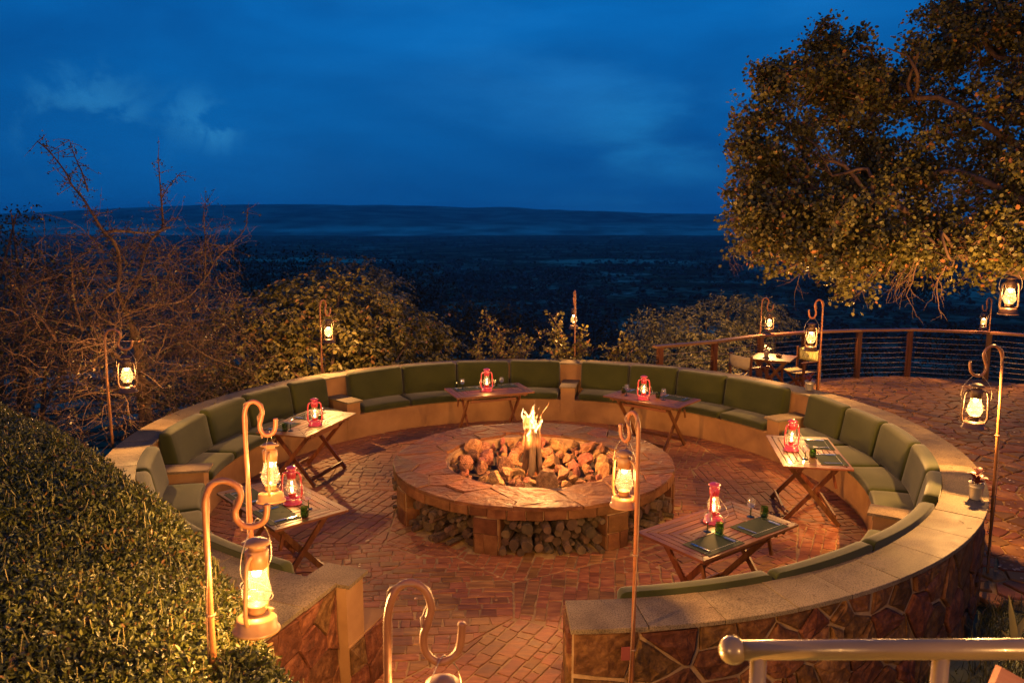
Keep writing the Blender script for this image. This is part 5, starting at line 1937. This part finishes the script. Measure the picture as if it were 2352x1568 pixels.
def build_tree():
    """The big tree whose crown hangs into the picture from the right; its trunk stands on the terrace out of frame."""
    base = Vector((8.6, -.6, 0.0))
    t = thing('big_tree', 'large broad crowned tree with small rounded leaves overhanging the terrace at the right', 'tree', base)
    rnd = random.Random(33); rng = np.random.default_rng(33)
    cl = []
    def c(u, v, d, r, rz=None): cl.append((at(u, v, d), (r, r * 1.05, rz or r * .8)))
    # upper left spray
    c(1880, 150, 10.2, .62); c(1830, 240, 10.0, .66); c(1950, 170, 10.4, .52); c(1790, 330, 9.9, .60); c(1890, 300, 10.4, .80); c(1745, 400, 9.7, .45)
    # left body
    c(1790, 450, 9.8, .70); c(1900, 420, 10.6, .95); c(2000, 330, 10.8, .85); c(1765, 530, 9.4, .50); c(1800, 560, 9.2, .62, .45); c(1930, 545, 9.4, .80, .52)
    c(2020, 470, 9.8, .95); c(2080, 570, 9.2, .75, .45); c(2120, 400, 10.2, 1.0); c(2200, 520, 9.2, .85)
    # right body and top
    c(2180, 280, 10.6, 1.0); c(2250, 150, 10.6, .95); c(2320, 60, 10.4, 1.0); c(2200, 70, 11.2, .70); c(2330, 280, 9.6, 1.0); c(2310, 430, 9.2, 1.0)
    c(2290, 580, 8.6, .70, .45); c(2400, 160, 9.6, 1.1); c(2430, 400, 9.0, 1.2); c(2480, 560, 8.8, 1.0); c(2350, -80, 10.4, 1.1); c(2180, 620, 8.9, .55, .3); c(2060, 210, 11.2, .42); c(2140, 150, 11.2, .5)
    for u, v, r in ((1868, 85, .26), (1905, 95, .22), (1965, 120, .26), (1700, 300, .28), (1735, 240, .25), (1690, 445, .22), (1700, 545, .24), (1745, 600, .2), (2095, 60, .30), (2040, 100, .2), (1775, 175, .24), (1690, 370, .25)):
        c(u, v, 9.8, r, r * .8)
    for u, v, d, r in ((1755, 580, 9.2, .36), (1780, 610, 9.1, .42), (1860, 600, 9.2, .46), (1950, 610, 9.1, .42), (2040, 610, 9.0, .4), (1760, 500, 9.4, .42), (1850, 510, 9.4, .6), (1990, 560, 9.2, .5)):
        c(u, v, d, r, r * .75)
    # beyond the frame
    c(2650, 300, 9.4, 1.5); c(2600, 0, 10.0, 1.5); c(2800, 500, 9.2, 1.4); c(2500, -250, 10.4, 1.5); c(2850, 100, 9.6, 1.6)
    mb = MB()
    crown_c = Vector((7.6, .4, 4.6)) - base
    fork = Vector((-.15, .1, 2.0))
    mb.tube(smooth_path([(0, 0, -.3), (.05, 0, .6), (-.05, .05, 1.3), fork], 4), [.30] * 5 + [.26] * 4 + [.22] * 4, 12)
    trunk = mb.build('trunk', M['tree_bark'], t, True)
    mb = MB(); sprigs = []

    def wander(a, b, n, amp):
        P = [a]
        for i in range(1, n):
            t_ = i / n
            P.append(a.lerp(b, t_) + Vector((rnd.gauss(0, amp), rnd.gauss(0, amp), rnd.gauss(0, amp) + amp * 1.2 * math.sin(PI * t_))))
        return smooth_path(P + [b], 3)
    hubs = []
    for k, (u, v, d) in enumerate(((2100, 420, 9.9), (2300, 250, 10.0), (2010, 250, 10.6), (2150, 570, 9.2), (2420, 430, 9.2), (2250, 60, 10.8), (1960, 520, 9.6), (2600, 250, 9.6))):
        h_ = at(u, v, d) - base
        P = wander(fork, h_, 6, .22)
        mb.tube(P, [.085 * (1 - .68 * i / (len(P) - 1)) for i in range(len(P))], 6, False)
        hubs += [P[len(P) // 2], P[-3], P[-1]]
    for cc, rad in cl:
        tgt = cc - base
        near = min(hubs, key=lambda h: (h - tgt).length + max(0, (h.x - tgt.x) * -1.0) * .5)
        P = wander(near, tgt + Vector((rnd.gauss(0, .15), 0, rnd.gauss(0, .1))), 4, .10)
        mb.tube(P, [.030 * (1 - .75 * i / (len(P) - 1)) for i in range(len(P))], 5, False)
        nb = int(15 * (sum(rad) / 2.4) ** 2) + 5
        for _ in range(nb):
            p = P[rnd.randint(len(P) // 3, len(P) - 1)]
            d = Vector((rnd.gauss(0, 1), rnd.gauss(0, 1), rnd.gauss(0, 1))).normalized()
            reach = rnd.uniform(.5, 1.35)
            e = tgt + Vector((d.x * rad[0], d.y * rad[1], d.z * rad[2])) * reach
            if mnoise.noise(e * 1.15) < -.12: continue          # open gaps between the sprays
            Q = wander(p, e, 4, .07)
            mb.tube(Q, [.010 * (1 - .8 * k / (len(Q) - 1)) for k in range(len(Q))], 4, False)
            for k in range(3, len(Q)):
                for _ in range(2):
                    sd = Vector((rnd.gauss(0, 1), rnd.gauss(0, 1), rnd.gauss(-.15, .8))).normalized() * rnd.uniform(.06, .24)
                    mb.tube([Q[k], Q[k] + sd], [.0035, .0015], 3, False)
                    for j in range(3): sprigs.append((Q[k] + sd * (.4 + .3 * j), d))
    # bare twigs dangling under the crown
    for u, v, d in ((2060, 640, 9.0), (2100, 640, 8.9), (2140, 655, 8.8), (1990, 600, 9.1), (2030, 620, 9.0), (2090, 620, 8.9), (1720, 560, 9.3), (1850, 590, 9.2)):
        s0 = at(u + rnd.uniform(10, 40), v - 45, d) - base; e0 = at(u, v + rnd.uniform(0, 20), d) - base
        tp = []
        branch_net(mb, s0, (e0 - s0) + Vector((-.05, 0, -.05)), .45, .010, rnd, 2, tp, .3, 3, .6, .1)
    mb.build('branches', M['tree_bark'], t, True)
    P0 = np.array([tuple(p) for p, d in sprigs])
    L_ = np.repeat(P0, 4, 0) + rng.normal(size=(len(P0) * 4, 3)) * .045
    V, T = leaves_np(L_, .054, rng, up=-.25, aspect=.78, fold=.15)
    o = tri_mesh('crown', V, T, M['tree'], t, True)
    print('tree leaves', len(L_))


build_tree()


def twig_cloud(mb, c, rad, n, rnd, lmin, lmax, r0, tips=None, spread=1.0):
    for _ in range(n):
        d = Vector((rnd.gauss(0, 1), rnd.gauss(0, 1), rnd.gauss(0, 1))).normalized()
        q = rnd.random() ** .4
        p = Vector(c) + Vector((d.x * rad[0], d.y * rad[1], d.z * rad[2])) * q
        e = (d + Vector((rnd.gauss(0, .8), rnd.gauss(0, .8), rnd.gauss(.05, .7))) * spread).normalized()
        L_ = rnd.uniform(lmin, lmax)
        P = [p]
        for i in range(5):
            e = (e + Vector((rnd.gauss(0, .38), rnd.gauss(0, .38), rnd.gauss(-.03, .32)))).normalized()
            P.append(P[-1] + e * L_ / 5)
        mb.tube(P, [r0, r0 * .9, r0 * .75, r0 * .6, r0 * .45, r0 * .25], 3, False)
        # thorn spurs and side twigs
        for _ in range(3):
            t = rnd.uniform(.2, .95)
            b_ = P[int(t * 5)]
            s = Vector((rnd.gauss(0, 1), rnd.gauss(0, 1), rnd.gauss(0, 1))).normalized() * L_ * rnd.uniform(.08, .3)
            mb.tube([b_, b_ + s], [r0 * .5, r0 * .2], 3, False)
        if tips is not None:
            for _ in range(9): tips.append(P[rnd.randint(0, 5)] + Vector((rnd.gauss(0, .03), rnd.gauss(0, .03), rnd.gauss(0, .03))))


def build_thorn_tree():
    D = 9.4
    base = at(330, 985, D) + Vector((0, 0, -1.2))
    t = thing('thorn_tree', 'tangled thorn tree with bare twisting branches beside the left lantern', 'tree', base)
    rnd = random.Random(41); rng = np.random.default_rng(41)
    def q(u, v, dd=0): return at(u, v, D + dd + .55 + max(0, u - 260) * .0125) - base
    mb = MB()
    mb.tube(smooth_path([Vector((0, 0, -.6)), q(335, 960), q(322, 880), q(318, 800), q(300, 740)], 4), [.11 - .004 * i for i in range(17)], 8)
    mb.build('trunk', M['thorn_bark'], t, True)
    mb = MB(); tips = []
    limbs = [
        ([(318, 800, 0), (300, 740, .1), (272, 675, .2), (275, 600, .2), (262, 555, .1), (240, 535, .1), (215, 495, 0), (190, 455, 0), (165, 425, 0), (150, 395, 0), (115, 350, 0), (86, 325, 0)], .027),
        ([(202, 440, 0), (190, 400, .05), (172, 360, .1), (160, 322, .1)], .012),
        ([(240, 535, .1), (272, 455 + 75, .2), (345, 535, .3), (390, 520, .4)], .03),
        ([(290, 690, .1), (316, 640, .3), (340, 560, .4), (372, 525, .5), (372, 480, .5), (369, 440, .5), (363, 360, .5)], .028),
        ([(372, 455, .5), (390, 425, .5), (414, 398, .5)], .010),
        ([(292, 925 - 90, -.2), (245, 800, -.3), (205, 790, -.4), (180, 785, -.5), (125, 785, -.6), (46, 795, -.7)], .028),
        ([(300, 838, -.2), (340, 825, -.3), (380, 800, -.4), (425, 785, -.4), (485, 780, -.5)], .028),
        ([(318, 860, -.1), (360, 890, -.3), (392, 880 - 30, -.4), (420, 835, -.5)], .035),
        ([(340, 700, .2), (420, 690, .3), (470, 640, .4), (500, 590, .4), (560, 530, .4), (568, 480, .4)], .022),
        ([(470, 640, .4), (472, 560, .4), (468, 490, .4), (475, 460, .4)], .014),
        ([(190, 760, -.3), (170, 690, -.3), (165, 620, -.3), (160, 560, -.3)], .02),
        ([(130, 785, -.6), (100, 740, -.6), (60, 700, -.6), (20, 650, -.6)], .02),
        ([(420, 780, -.4), (480, 820, -.5), (560, 850, -.5), (640, 880, -.5)], .016),
        ([(320, 900, -.1), (380, 930, -.3), (470, 960, -.4)], .02),
        ([(300, 890, -.1), (220, 900, -.3), (120, 930, -.5)], .02),
    ]
    for pts, r in limbs:
        P = smooth_path([q(*p) for p in pts], 4)
        mb.tube(P, [r * (1 - .75 * i / (len(P) - 1)) for i in range(len(P))], 6, False)
        for i in range(1, len(P)):
            for _ in range(2):
                d = Vector((rnd.gauss(0, 1), rnd.gauss(0, 1), rnd.gauss(.1, .9))).normalized()
                L_ = rnd.uniform(.06, .34)
                e = P[i] + d * L_
                mb.tube([P[i], P[i].lerp(e, .5) + Vector((rnd.gauss(0, .02),) * 3), e], [.006, .004, .0015], 3, False)
                for _ in range(5): tips.append(P[i].lerp(e, rnd.uniform(.2, 1)))
    mb.build('limbs', M['thorn_bark'], t, True)
    mb = MB()
    for u, v, dd, r, n in ((300, 640, .3, .62, 150), (440, 640, .5, .62, 190), (480, 560, .5, .38, 60), (150, 640, .2, .7, 190), (180, 740, -.2, .75, 220), (330, 760, 0, .75, 240), (460, 760, .1, .72, 240), (90, 800, -.2, .75, 220), (250, 860, -.2, .8, 250), (400, 880, -.2, .75, 250), (130, 900, -.3, .7, 180), (500, 860, 0, .6, 180), (540, 740, .4, .5, 110), (330, 960, -.1, .7, 150), (340, 560, .4, .35, 50), (230, 560, .2, .35, 50), (560, 930, -.1, .6, 120), (30, 720, .2, .7, 160), (450, 970, -.1, .6, 100)):
        twig_cloud(mb, q(u, v, dd), (r, r * 1.3, r * .8), int(n * .5), rnd, .2, 1.0, .0052, tips)
    mb.build('twigs', M['thorn_bark'], t)['kind'] = 'stuff'
    P = np.array([tuple(p) for p in tips]) + rng.normal(size=(len(tips), 3)) * .02
    V, T = leaves_np(P, .032, rng, aspect=.6)
    tri_mesh('leaves', V, T, M['thorn_leaf'], t, True)


build_thorn_tree()


def build_bushes():
    # lit broadleaf bush behind the left back of the wall
    def C(*l): return [(tuple(at(u, v, d)), (r, r * 1.1, rz)) for u, v, d, r, rz in l]
    base = at(760, 930, 13.2); base.z -= 1.2
    bush('broadleaf_bush', 'wide broadleaf bush lit yellow-brown by the lantern in front', 'bush', base,
         C((640, 735, 15.3, 0.89, 0.63), (560, 790, 14.9, 0.84, 0.73), (720, 690, 15.9, 0.84, 0.53), (810, 700, 16.1, 0.95, 0.63), (880, 760, 15.9, 0.95, 0.63), (950, 800, 15.7, 0.84, 0.47), (760, 800, 15.1, 1.16, 0.73), (650, 840, 14.7, 0.95, 0.63), (850, 850, 15.1, 0.95, 0.53), (990, 770, 16.1, 0.53, 0.37), (560, 890, 14.3, 0.84, 0.53), (700, 880, 14.5, 0.84, 0.42), (470, 880, 14.1, 0.73, 0.63), (940, 850, 15.1, 0.73, 0.32)),
         30000, .10, 'broad', 3, aspect=.5, limbs=14, sprig=10, spray=.42, shell=.62)
    base = at(800, 900, 19); base.z -= 2
    bush('grey_bush', 'grey-green rounded bush rising behind the lit broadleaf bush', 'bush', base,
         C((790, 655, 19, 1.2, .75), (850, 680, 19, 1.0, .7), (740, 680, 19.4, .9, .6), (890, 735, 18.6, .8, .6), (820, 760, 18.6, 1.4, .7)), 14000, .085, 'greyleaf', 5, limbs=6, sprig=8, spray=.3)
    base = at(1060, 900, 24); base.z -= 3
    bush('dark_bush', 'dark rounded bush in the shade beyond the centre of the wall', 'bush', base,
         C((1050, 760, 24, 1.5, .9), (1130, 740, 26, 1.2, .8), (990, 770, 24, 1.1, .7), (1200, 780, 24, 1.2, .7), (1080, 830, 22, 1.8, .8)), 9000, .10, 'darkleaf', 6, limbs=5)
    base = at(30, 900, 14); base.z -= 2
    bush('dark_thorn_tree', 'dark thorn tree silhouette at the far left edge', 'tree', base,
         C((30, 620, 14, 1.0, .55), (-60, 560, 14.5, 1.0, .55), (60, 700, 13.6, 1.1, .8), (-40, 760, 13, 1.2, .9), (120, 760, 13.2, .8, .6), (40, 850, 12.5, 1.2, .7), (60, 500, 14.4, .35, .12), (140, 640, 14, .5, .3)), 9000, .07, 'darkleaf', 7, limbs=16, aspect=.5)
    # acacias beyond the railing
    base = at(1690, 900, 20); base.z -= 3
    bush('pale_acacia', 'feathery acacia catching lantern light beyond the wooden rail', 'tree', base,
         C((1600, 745, 19, .8, .5), (1680, 720, 20, .9, .5), (1760, 745, 20.5, .8, .4), (1580, 800, 18, .7, .45), (1650, 800, 18.4, .8, .4), (1560, 770, 18.6, .4, .4), (1740, 700, 20.5, .6, .25), (1700, 790, 19, .9, .5), (1620, 850, 17.4, .7, .4)), 17000, .07, 'acacia', 8, limbs=12, aspect=.4, sprig=10, spray=.30, shell=.6)
    base = at(1490, 880, 19); base.z -= 2
    bush('thin_acacia', 'slender pale acacia shoot left of the railing end', 'tree', base,
         C((1500, 745, 19, .38, .4), (1480, 790, 18.6, .4, .4), (1520, 765, 19, .3, .3), (1500, 830, 18, .4, .4)), 2600, .075, 'acacia', 9, limbs=5, aspect=.4, sprig=9)
    for k, (u, v, d, s, ln) in enumerate(((1900, 850, 30, 1.6, 'dark shrub below the railing behind the deck chair'), (2200, 830, 34, 2.0, 'dark shrub below the railing at the right'), (1400, 800, 30, 1.6, 'dark shrub beyond the wall right of the centre lantern'), (620, 640, 42, 2.2, 'dark tree on the slope right of the thorn tree'), (930, 680, 46, 2.2, 'dark tree on the slope behind the grey bush'), (2040, 640, 150, 3.2, 'small round tree on the pale grass clearing'), (1930, 655, 140, 3.6, 'dark tree at the left rim of the grass clearing'), (2150, 655, 130, 3.4, 'spreading dark tree at the near rim of the grass clearing'))):
        base = at(u, v, d); base.z -= s * .9
        rr = random.Random(k)
        bush('slope_tree', ln, 'tree', base, [(tuple(at(u + rr.uniform(-20, 20), v + rr.uniform(-12, 12), d) + Vector((rr.uniform(-1, 1) * s, 0, rr.uniform(-.2, .3) * s))), (s, s, s * .6)) for _ in range(4)], 2600, .012 * d ** .7, 'darkleaf', 50 + k, group='dark trees down the slope', limbs=4)

    # young leafy shrubs standing behind the wall
    def shrub(base, stems, seed, label, lsize=.055):
        rnd = random.Random(seed); rng = np.random.default_rng(seed)
        t = thing('young_shrub', label, 'shrub', base, 0, 'leafy shoots behind the wall')
        mb = MB(); tips = []
        for u, v, d in stems:
            e = at(u, v, d) - Vector(base)
            st = Vector((rnd.uniform(-.2, .2), rnd.uniform(-.2, .2), -.3))
            m_ = st.lerp(e, .55) + Vector((rnd.gauss(0, .12), rnd.gauss(0, .12), .08))
            P = smooth_path([st, m_, e], 6)
            mb.tube(P, [.010 * (1 - .7 * i / (len(P) - 1)) for i in range(len(P))], 4, False)
            for i in range(4, len(P)):
                for _ in range(2):
                    dd = Vector((rnd.gauss(0, 1), rnd.gauss(0, 1), rnd.gauss(.4, .6))).normalized() * rnd.uniform(.05, .28)
                    mb.tube([P[i], P[i] + dd], [.004, .002], 3, False)
                    for _ in range(4): tips.append(P[i] + dd * rnd.uniform(.2, 1))
        mb.build('stems', M['thorn_bark'], t)
        Pn = np.array([tuple(p) for p in tips]) + rng.normal(size=(len(tips), 3)) * .02
        V, T = leaves_np(Pn, lsize, rng, up=.1, aspect=.7); tri_mesh('foliage', V, T, M['broad'], t, True)
    b1 = at(1150, 850, 14.2); shrub(b1, [(1085, 800, 14.2), (1105, 765, 14), (1117, 725, 14), (1135, 740, 14), (1160, 760, 14.3), (1180, 790, 14.4), (1205, 770, 14.4), (1225, 800, 14.2), (1140, 780, 13.9), (1095, 810, 14), (1240, 775, 14.5), (1170, 800, 14)], 61, 'spreading leafless-looking shoots left of the centre lantern post')
    b2 = at(1285, 850, 14); shrub(b2, [(1268, 725, 14), (1262, 760, 14), (1280, 780, 14), (1255, 800, 14), (1300, 790, 14.2), (1335, 760, 14.2), (1350, 790, 14), (1370, 800, 14.2), (1325, 800, 14)], 62, 'upright leafy shoots around the centre lantern post', .07)
    b3 = at(1425, 860, 14.5); shrub(b3, [(1432, 775, 14.5), (1415, 800, 14.5), (1440, 790, 14.5), (1400, 815, 14.4), (1470, 810, 14.6)], 63, 'low leafy shoots right of the centre lantern post', .07)


build_bushes()


def build_hedge():
    rng = np.random.default_rng(71); rnd = random.Random(71)
    t = thing('clipped_hedge', 'dense clipped hedge of small leaves filling the near left corner', 'hedge')
    # top inner rim of the hedge, from the far left round to the entrance
    rim = [at(-330, 870, 9.0), at(-150, 890, 8.2), at(0, 925, 7.2), at(120, 975, 6.5), at(230, 1030, 5.8), at(330, 1085, 5.2), at(420, 1160, 4.75), at(490, 1240, 4.4), at(555, 1330, 4.0), at(610, 1420, 3.65), at(675, 1510, 3.35), at(740, 1600, 3.1), at(800, 1720, 2.8)]
    rim = smooth_path(rim, 6)
    n = len(rim)
    # outward direction: away from the fire, to the left and towards the camera's side
    V = []; prof = []
    for i, p in enumerate(rim):
        tdir = (rim[min(i + 1, n - 1)] - rim[max(i - 1, 0)]); tdir.z = 0; tdir.normalize()
        out = Vector((tdir.y, -tdir.x, 0))
        if out.x > 0: out = -out
        out = (out * .6 + Vector((-.8, -.25, 0))).normalized()
        prof.append((p, out))
    # rows: foot inside, rim shoulder, top outwards
    rows = [(-.0, -1.2), (.0, -.6), (.0, -.22), (.03, -.07), (.12, -.0), (.30, .045), (.6, .08), (1.0, .10), (1.6, .10), (2.4, .08), (3.4, .03), (4.6, -.05)]
    G = []
    for p, out in prof:
        G.append([p + out * (r[0] * (1.0)) + Vector((0, 0, r[1])) for r in rows])
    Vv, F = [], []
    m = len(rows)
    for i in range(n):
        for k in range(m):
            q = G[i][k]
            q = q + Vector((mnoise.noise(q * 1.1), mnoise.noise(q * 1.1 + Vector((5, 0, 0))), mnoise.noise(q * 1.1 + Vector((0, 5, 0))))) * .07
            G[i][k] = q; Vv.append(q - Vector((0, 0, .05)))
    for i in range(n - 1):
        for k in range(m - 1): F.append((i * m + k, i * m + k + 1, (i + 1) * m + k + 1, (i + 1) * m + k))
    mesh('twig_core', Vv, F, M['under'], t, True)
    A = np.array([[tuple(q) for q in g] for g in G])
    # leaf positions by area
    quads = [(i, k) for i in range(n - 1) for k in range(m - 1)]
    ar, dist = [], []
    for i, k in quads:
        a = np.linalg.norm(np.cross(A[i + 1, k] - A[i, k], A[i, k + 1] - A[i, k]))
        c = A[i, k]
        u, v, d = project(c)
        vis = 1.0 if (-150 < u < 1000 and v > 850 and v < 1800) else .15
        ar.append(a * vis * (1.0 if k > 1 else .5))
    ar = np.array(ar); ar /= ar.sum()
    N_ = 225000
    pick = rng.choice(len(quads), N_, p=ar)
    Q = np.array(quads)[pick]
    s, w = rng.random(N_)[:, None], rng.random(N_)[:, None]
    i, k = Q[:, 0], Q[:, 1]
    P = A[i, k] * (1 - s) * (1 - w) + A[i + 1, k] * s * (1 - w) + A[i, k + 1] * (1 - s) * w + A[i + 1, k + 1] * s * w
    lump = np.array([mnoise.noise(Vector(p) * 3.5) for p in P])
    P[:, 2] += rng.normal(size=N_) * .022 + lump * .035 - .012
    P[:, :2] += rng.normal(size=(N_, 2)) * .014
    V, T = leaves_np(P, .028, rng, up=.3, aspect=.40, fold=.3)
    tri_mesh('foliage', V, T, M['hedge'], t, True)
    # pale clipped stalks standing up between the leaves
    mb = MB()
    for j in rng.choice(N_, 2600, replace=False):
        p = Vector(P[j]); u, v, d = project(p)
        if not (-50 < u < 900): continue
        e = p + Vector((rnd.gauss(0, .012), rnd.gauss(0, .012), rnd.uniform(.025, .075)))
        mb.tube([p, e], [.0022, .0018], 3, True)
    o = mb.build('stalks', M['hedge_stalk'], t); o['kind'] = 'stuff'


build_hedge()


def build_grass():
    rng = np.random.default_rng(81)
    N_ = 16000
    x = rng.uniform(1.2, 5.6, N_); y = rng.uniform(-6.6, -2.2, N_)
    r = np.hypot(x, y)
    keep = (r > 4.68) & (y < -2.45 - (x - 4.6) * .12)
    x, y = x[keep], y[keep]
    dens = np.array([mnoise.noise(Vector((a, b, 0)) * 2.2) for a, b in zip(x, y)]) > -.25
    x, y = x[dens], y[dens]
    z = np.array([land_z(a, b) for a, b in zip(x, y)])
    n = len(x)
    P = np.stack([x, y, z], 1)
    a = rng.uniform(0, 2 * PI, n); h = rng.uniform(.06, .22, n); lean = rng.normal(size=(n, 2)) * .07
    w = .005
    X = np.stack([np.cos(a) * w, np.sin(a) * w, 0 * a], 1)
    mid = P + np.stack([lean[:, 0] * .4, lean[:, 1] * .4, h * .6], 1)
    tip = P + np.stack([lean[:, 0] * 1.4, lean[:, 1] * 1.4, h], 1)
    V = np.stack([P - X, P + X, mid + X * .8, mid - X * .8, tip], 1).reshape(-1, 3)
    i = (np.arange(n) * 5)[:, None]
    T = np.concatenate([i + np.array([[0, 1, 2]]), i + np.array([[0, 2, 3]]), i + np.array([[3, 2, 4]])], 1).reshape(-1, 3)
    o = tri_mesh('grass', V, T, M['grass'], None, True)
    # strap-leaved plant
    b = onz(2335, 1480, .35)
    t = thing('strap_leaf_plant', 'tall yellow-green strap-shaped leaf standing in the grass by the terrace', 'plant', b)
    rnd = random.Random(5)
    for tip_px, wd in (((2318, 1360), .028), ((2362, 1400), .03), ((2300, 1440), .02)):
        e = at(*tip_px, project(b)[2] + .1) - b
        side = Vector((1, 0, 0))
        Vv, F = [], []
        for k in range(8):
            q = k / 7
            c = Vector((e.x * q ** 1.5, e.y * q, e.z * q - .02)); ww = wd * (1 - q ** 2.5) + .001
            Vv += [c - side * ww, c + Vector((0, .006, 0)), c + side * ww]
        for k in range(7):
            F += [(k * 3, k * 3 + 1, k * 3 + 4, k * 3 + 3), (k * 3 + 1, k * 3 + 2, k * 3 + 5, k * 3 + 4)]
        mesh('leaf', Vv, F, M['strap'], t, True)
    # fallen leaves on terrace and patio
    rng = np.random.default_rng(82)
    pts = []
    for _ in range(420):
        u, v = rng.uniform(2030, 2352), rng.uniform(960, 1330)
        p = onz(u, v, .018)
        if math.hypot(p.x, p.y) > 4.75: pts.append(tuple(p))
    for _ in range(60):
        a, r = rng.uniform(-150, -30), rng.uniform(1.8, 3.6)
        pts.append(tuple(pol(r, a, .02)))
    P = np.array(pts)
    D = rng.normal(size=P.shape); D[:, 2] *= .15
    V, T = leaves_np(P, .045, rng, aspect=.6, D=D, spread=4)
    m = leaf_mat('dry_leaf', (.16, .08, .03), (.30, .17, .08), trans=.05)
    tri_mesh('fallen_leaves', V, T, m, None, True)
    rnd = random.Random(6)
    mb = MB()
    for _ in range(14):
        a = rnd.uniform(-75, 20); r = rnd.uniform(4.36, 4.6); p = pol(r, a, .904); d = rnd.uniform(0, 6.3); l = rnd.uniform(.02, .06)
        mb.tube([p, p + Vector((math.cos(d) * l, math.sin(d) * l, .002))], .0013, 4)
    o = mb.build('twig_litter', M['thorn_bark']); o['kind'] = 'stuff'


build_grass()
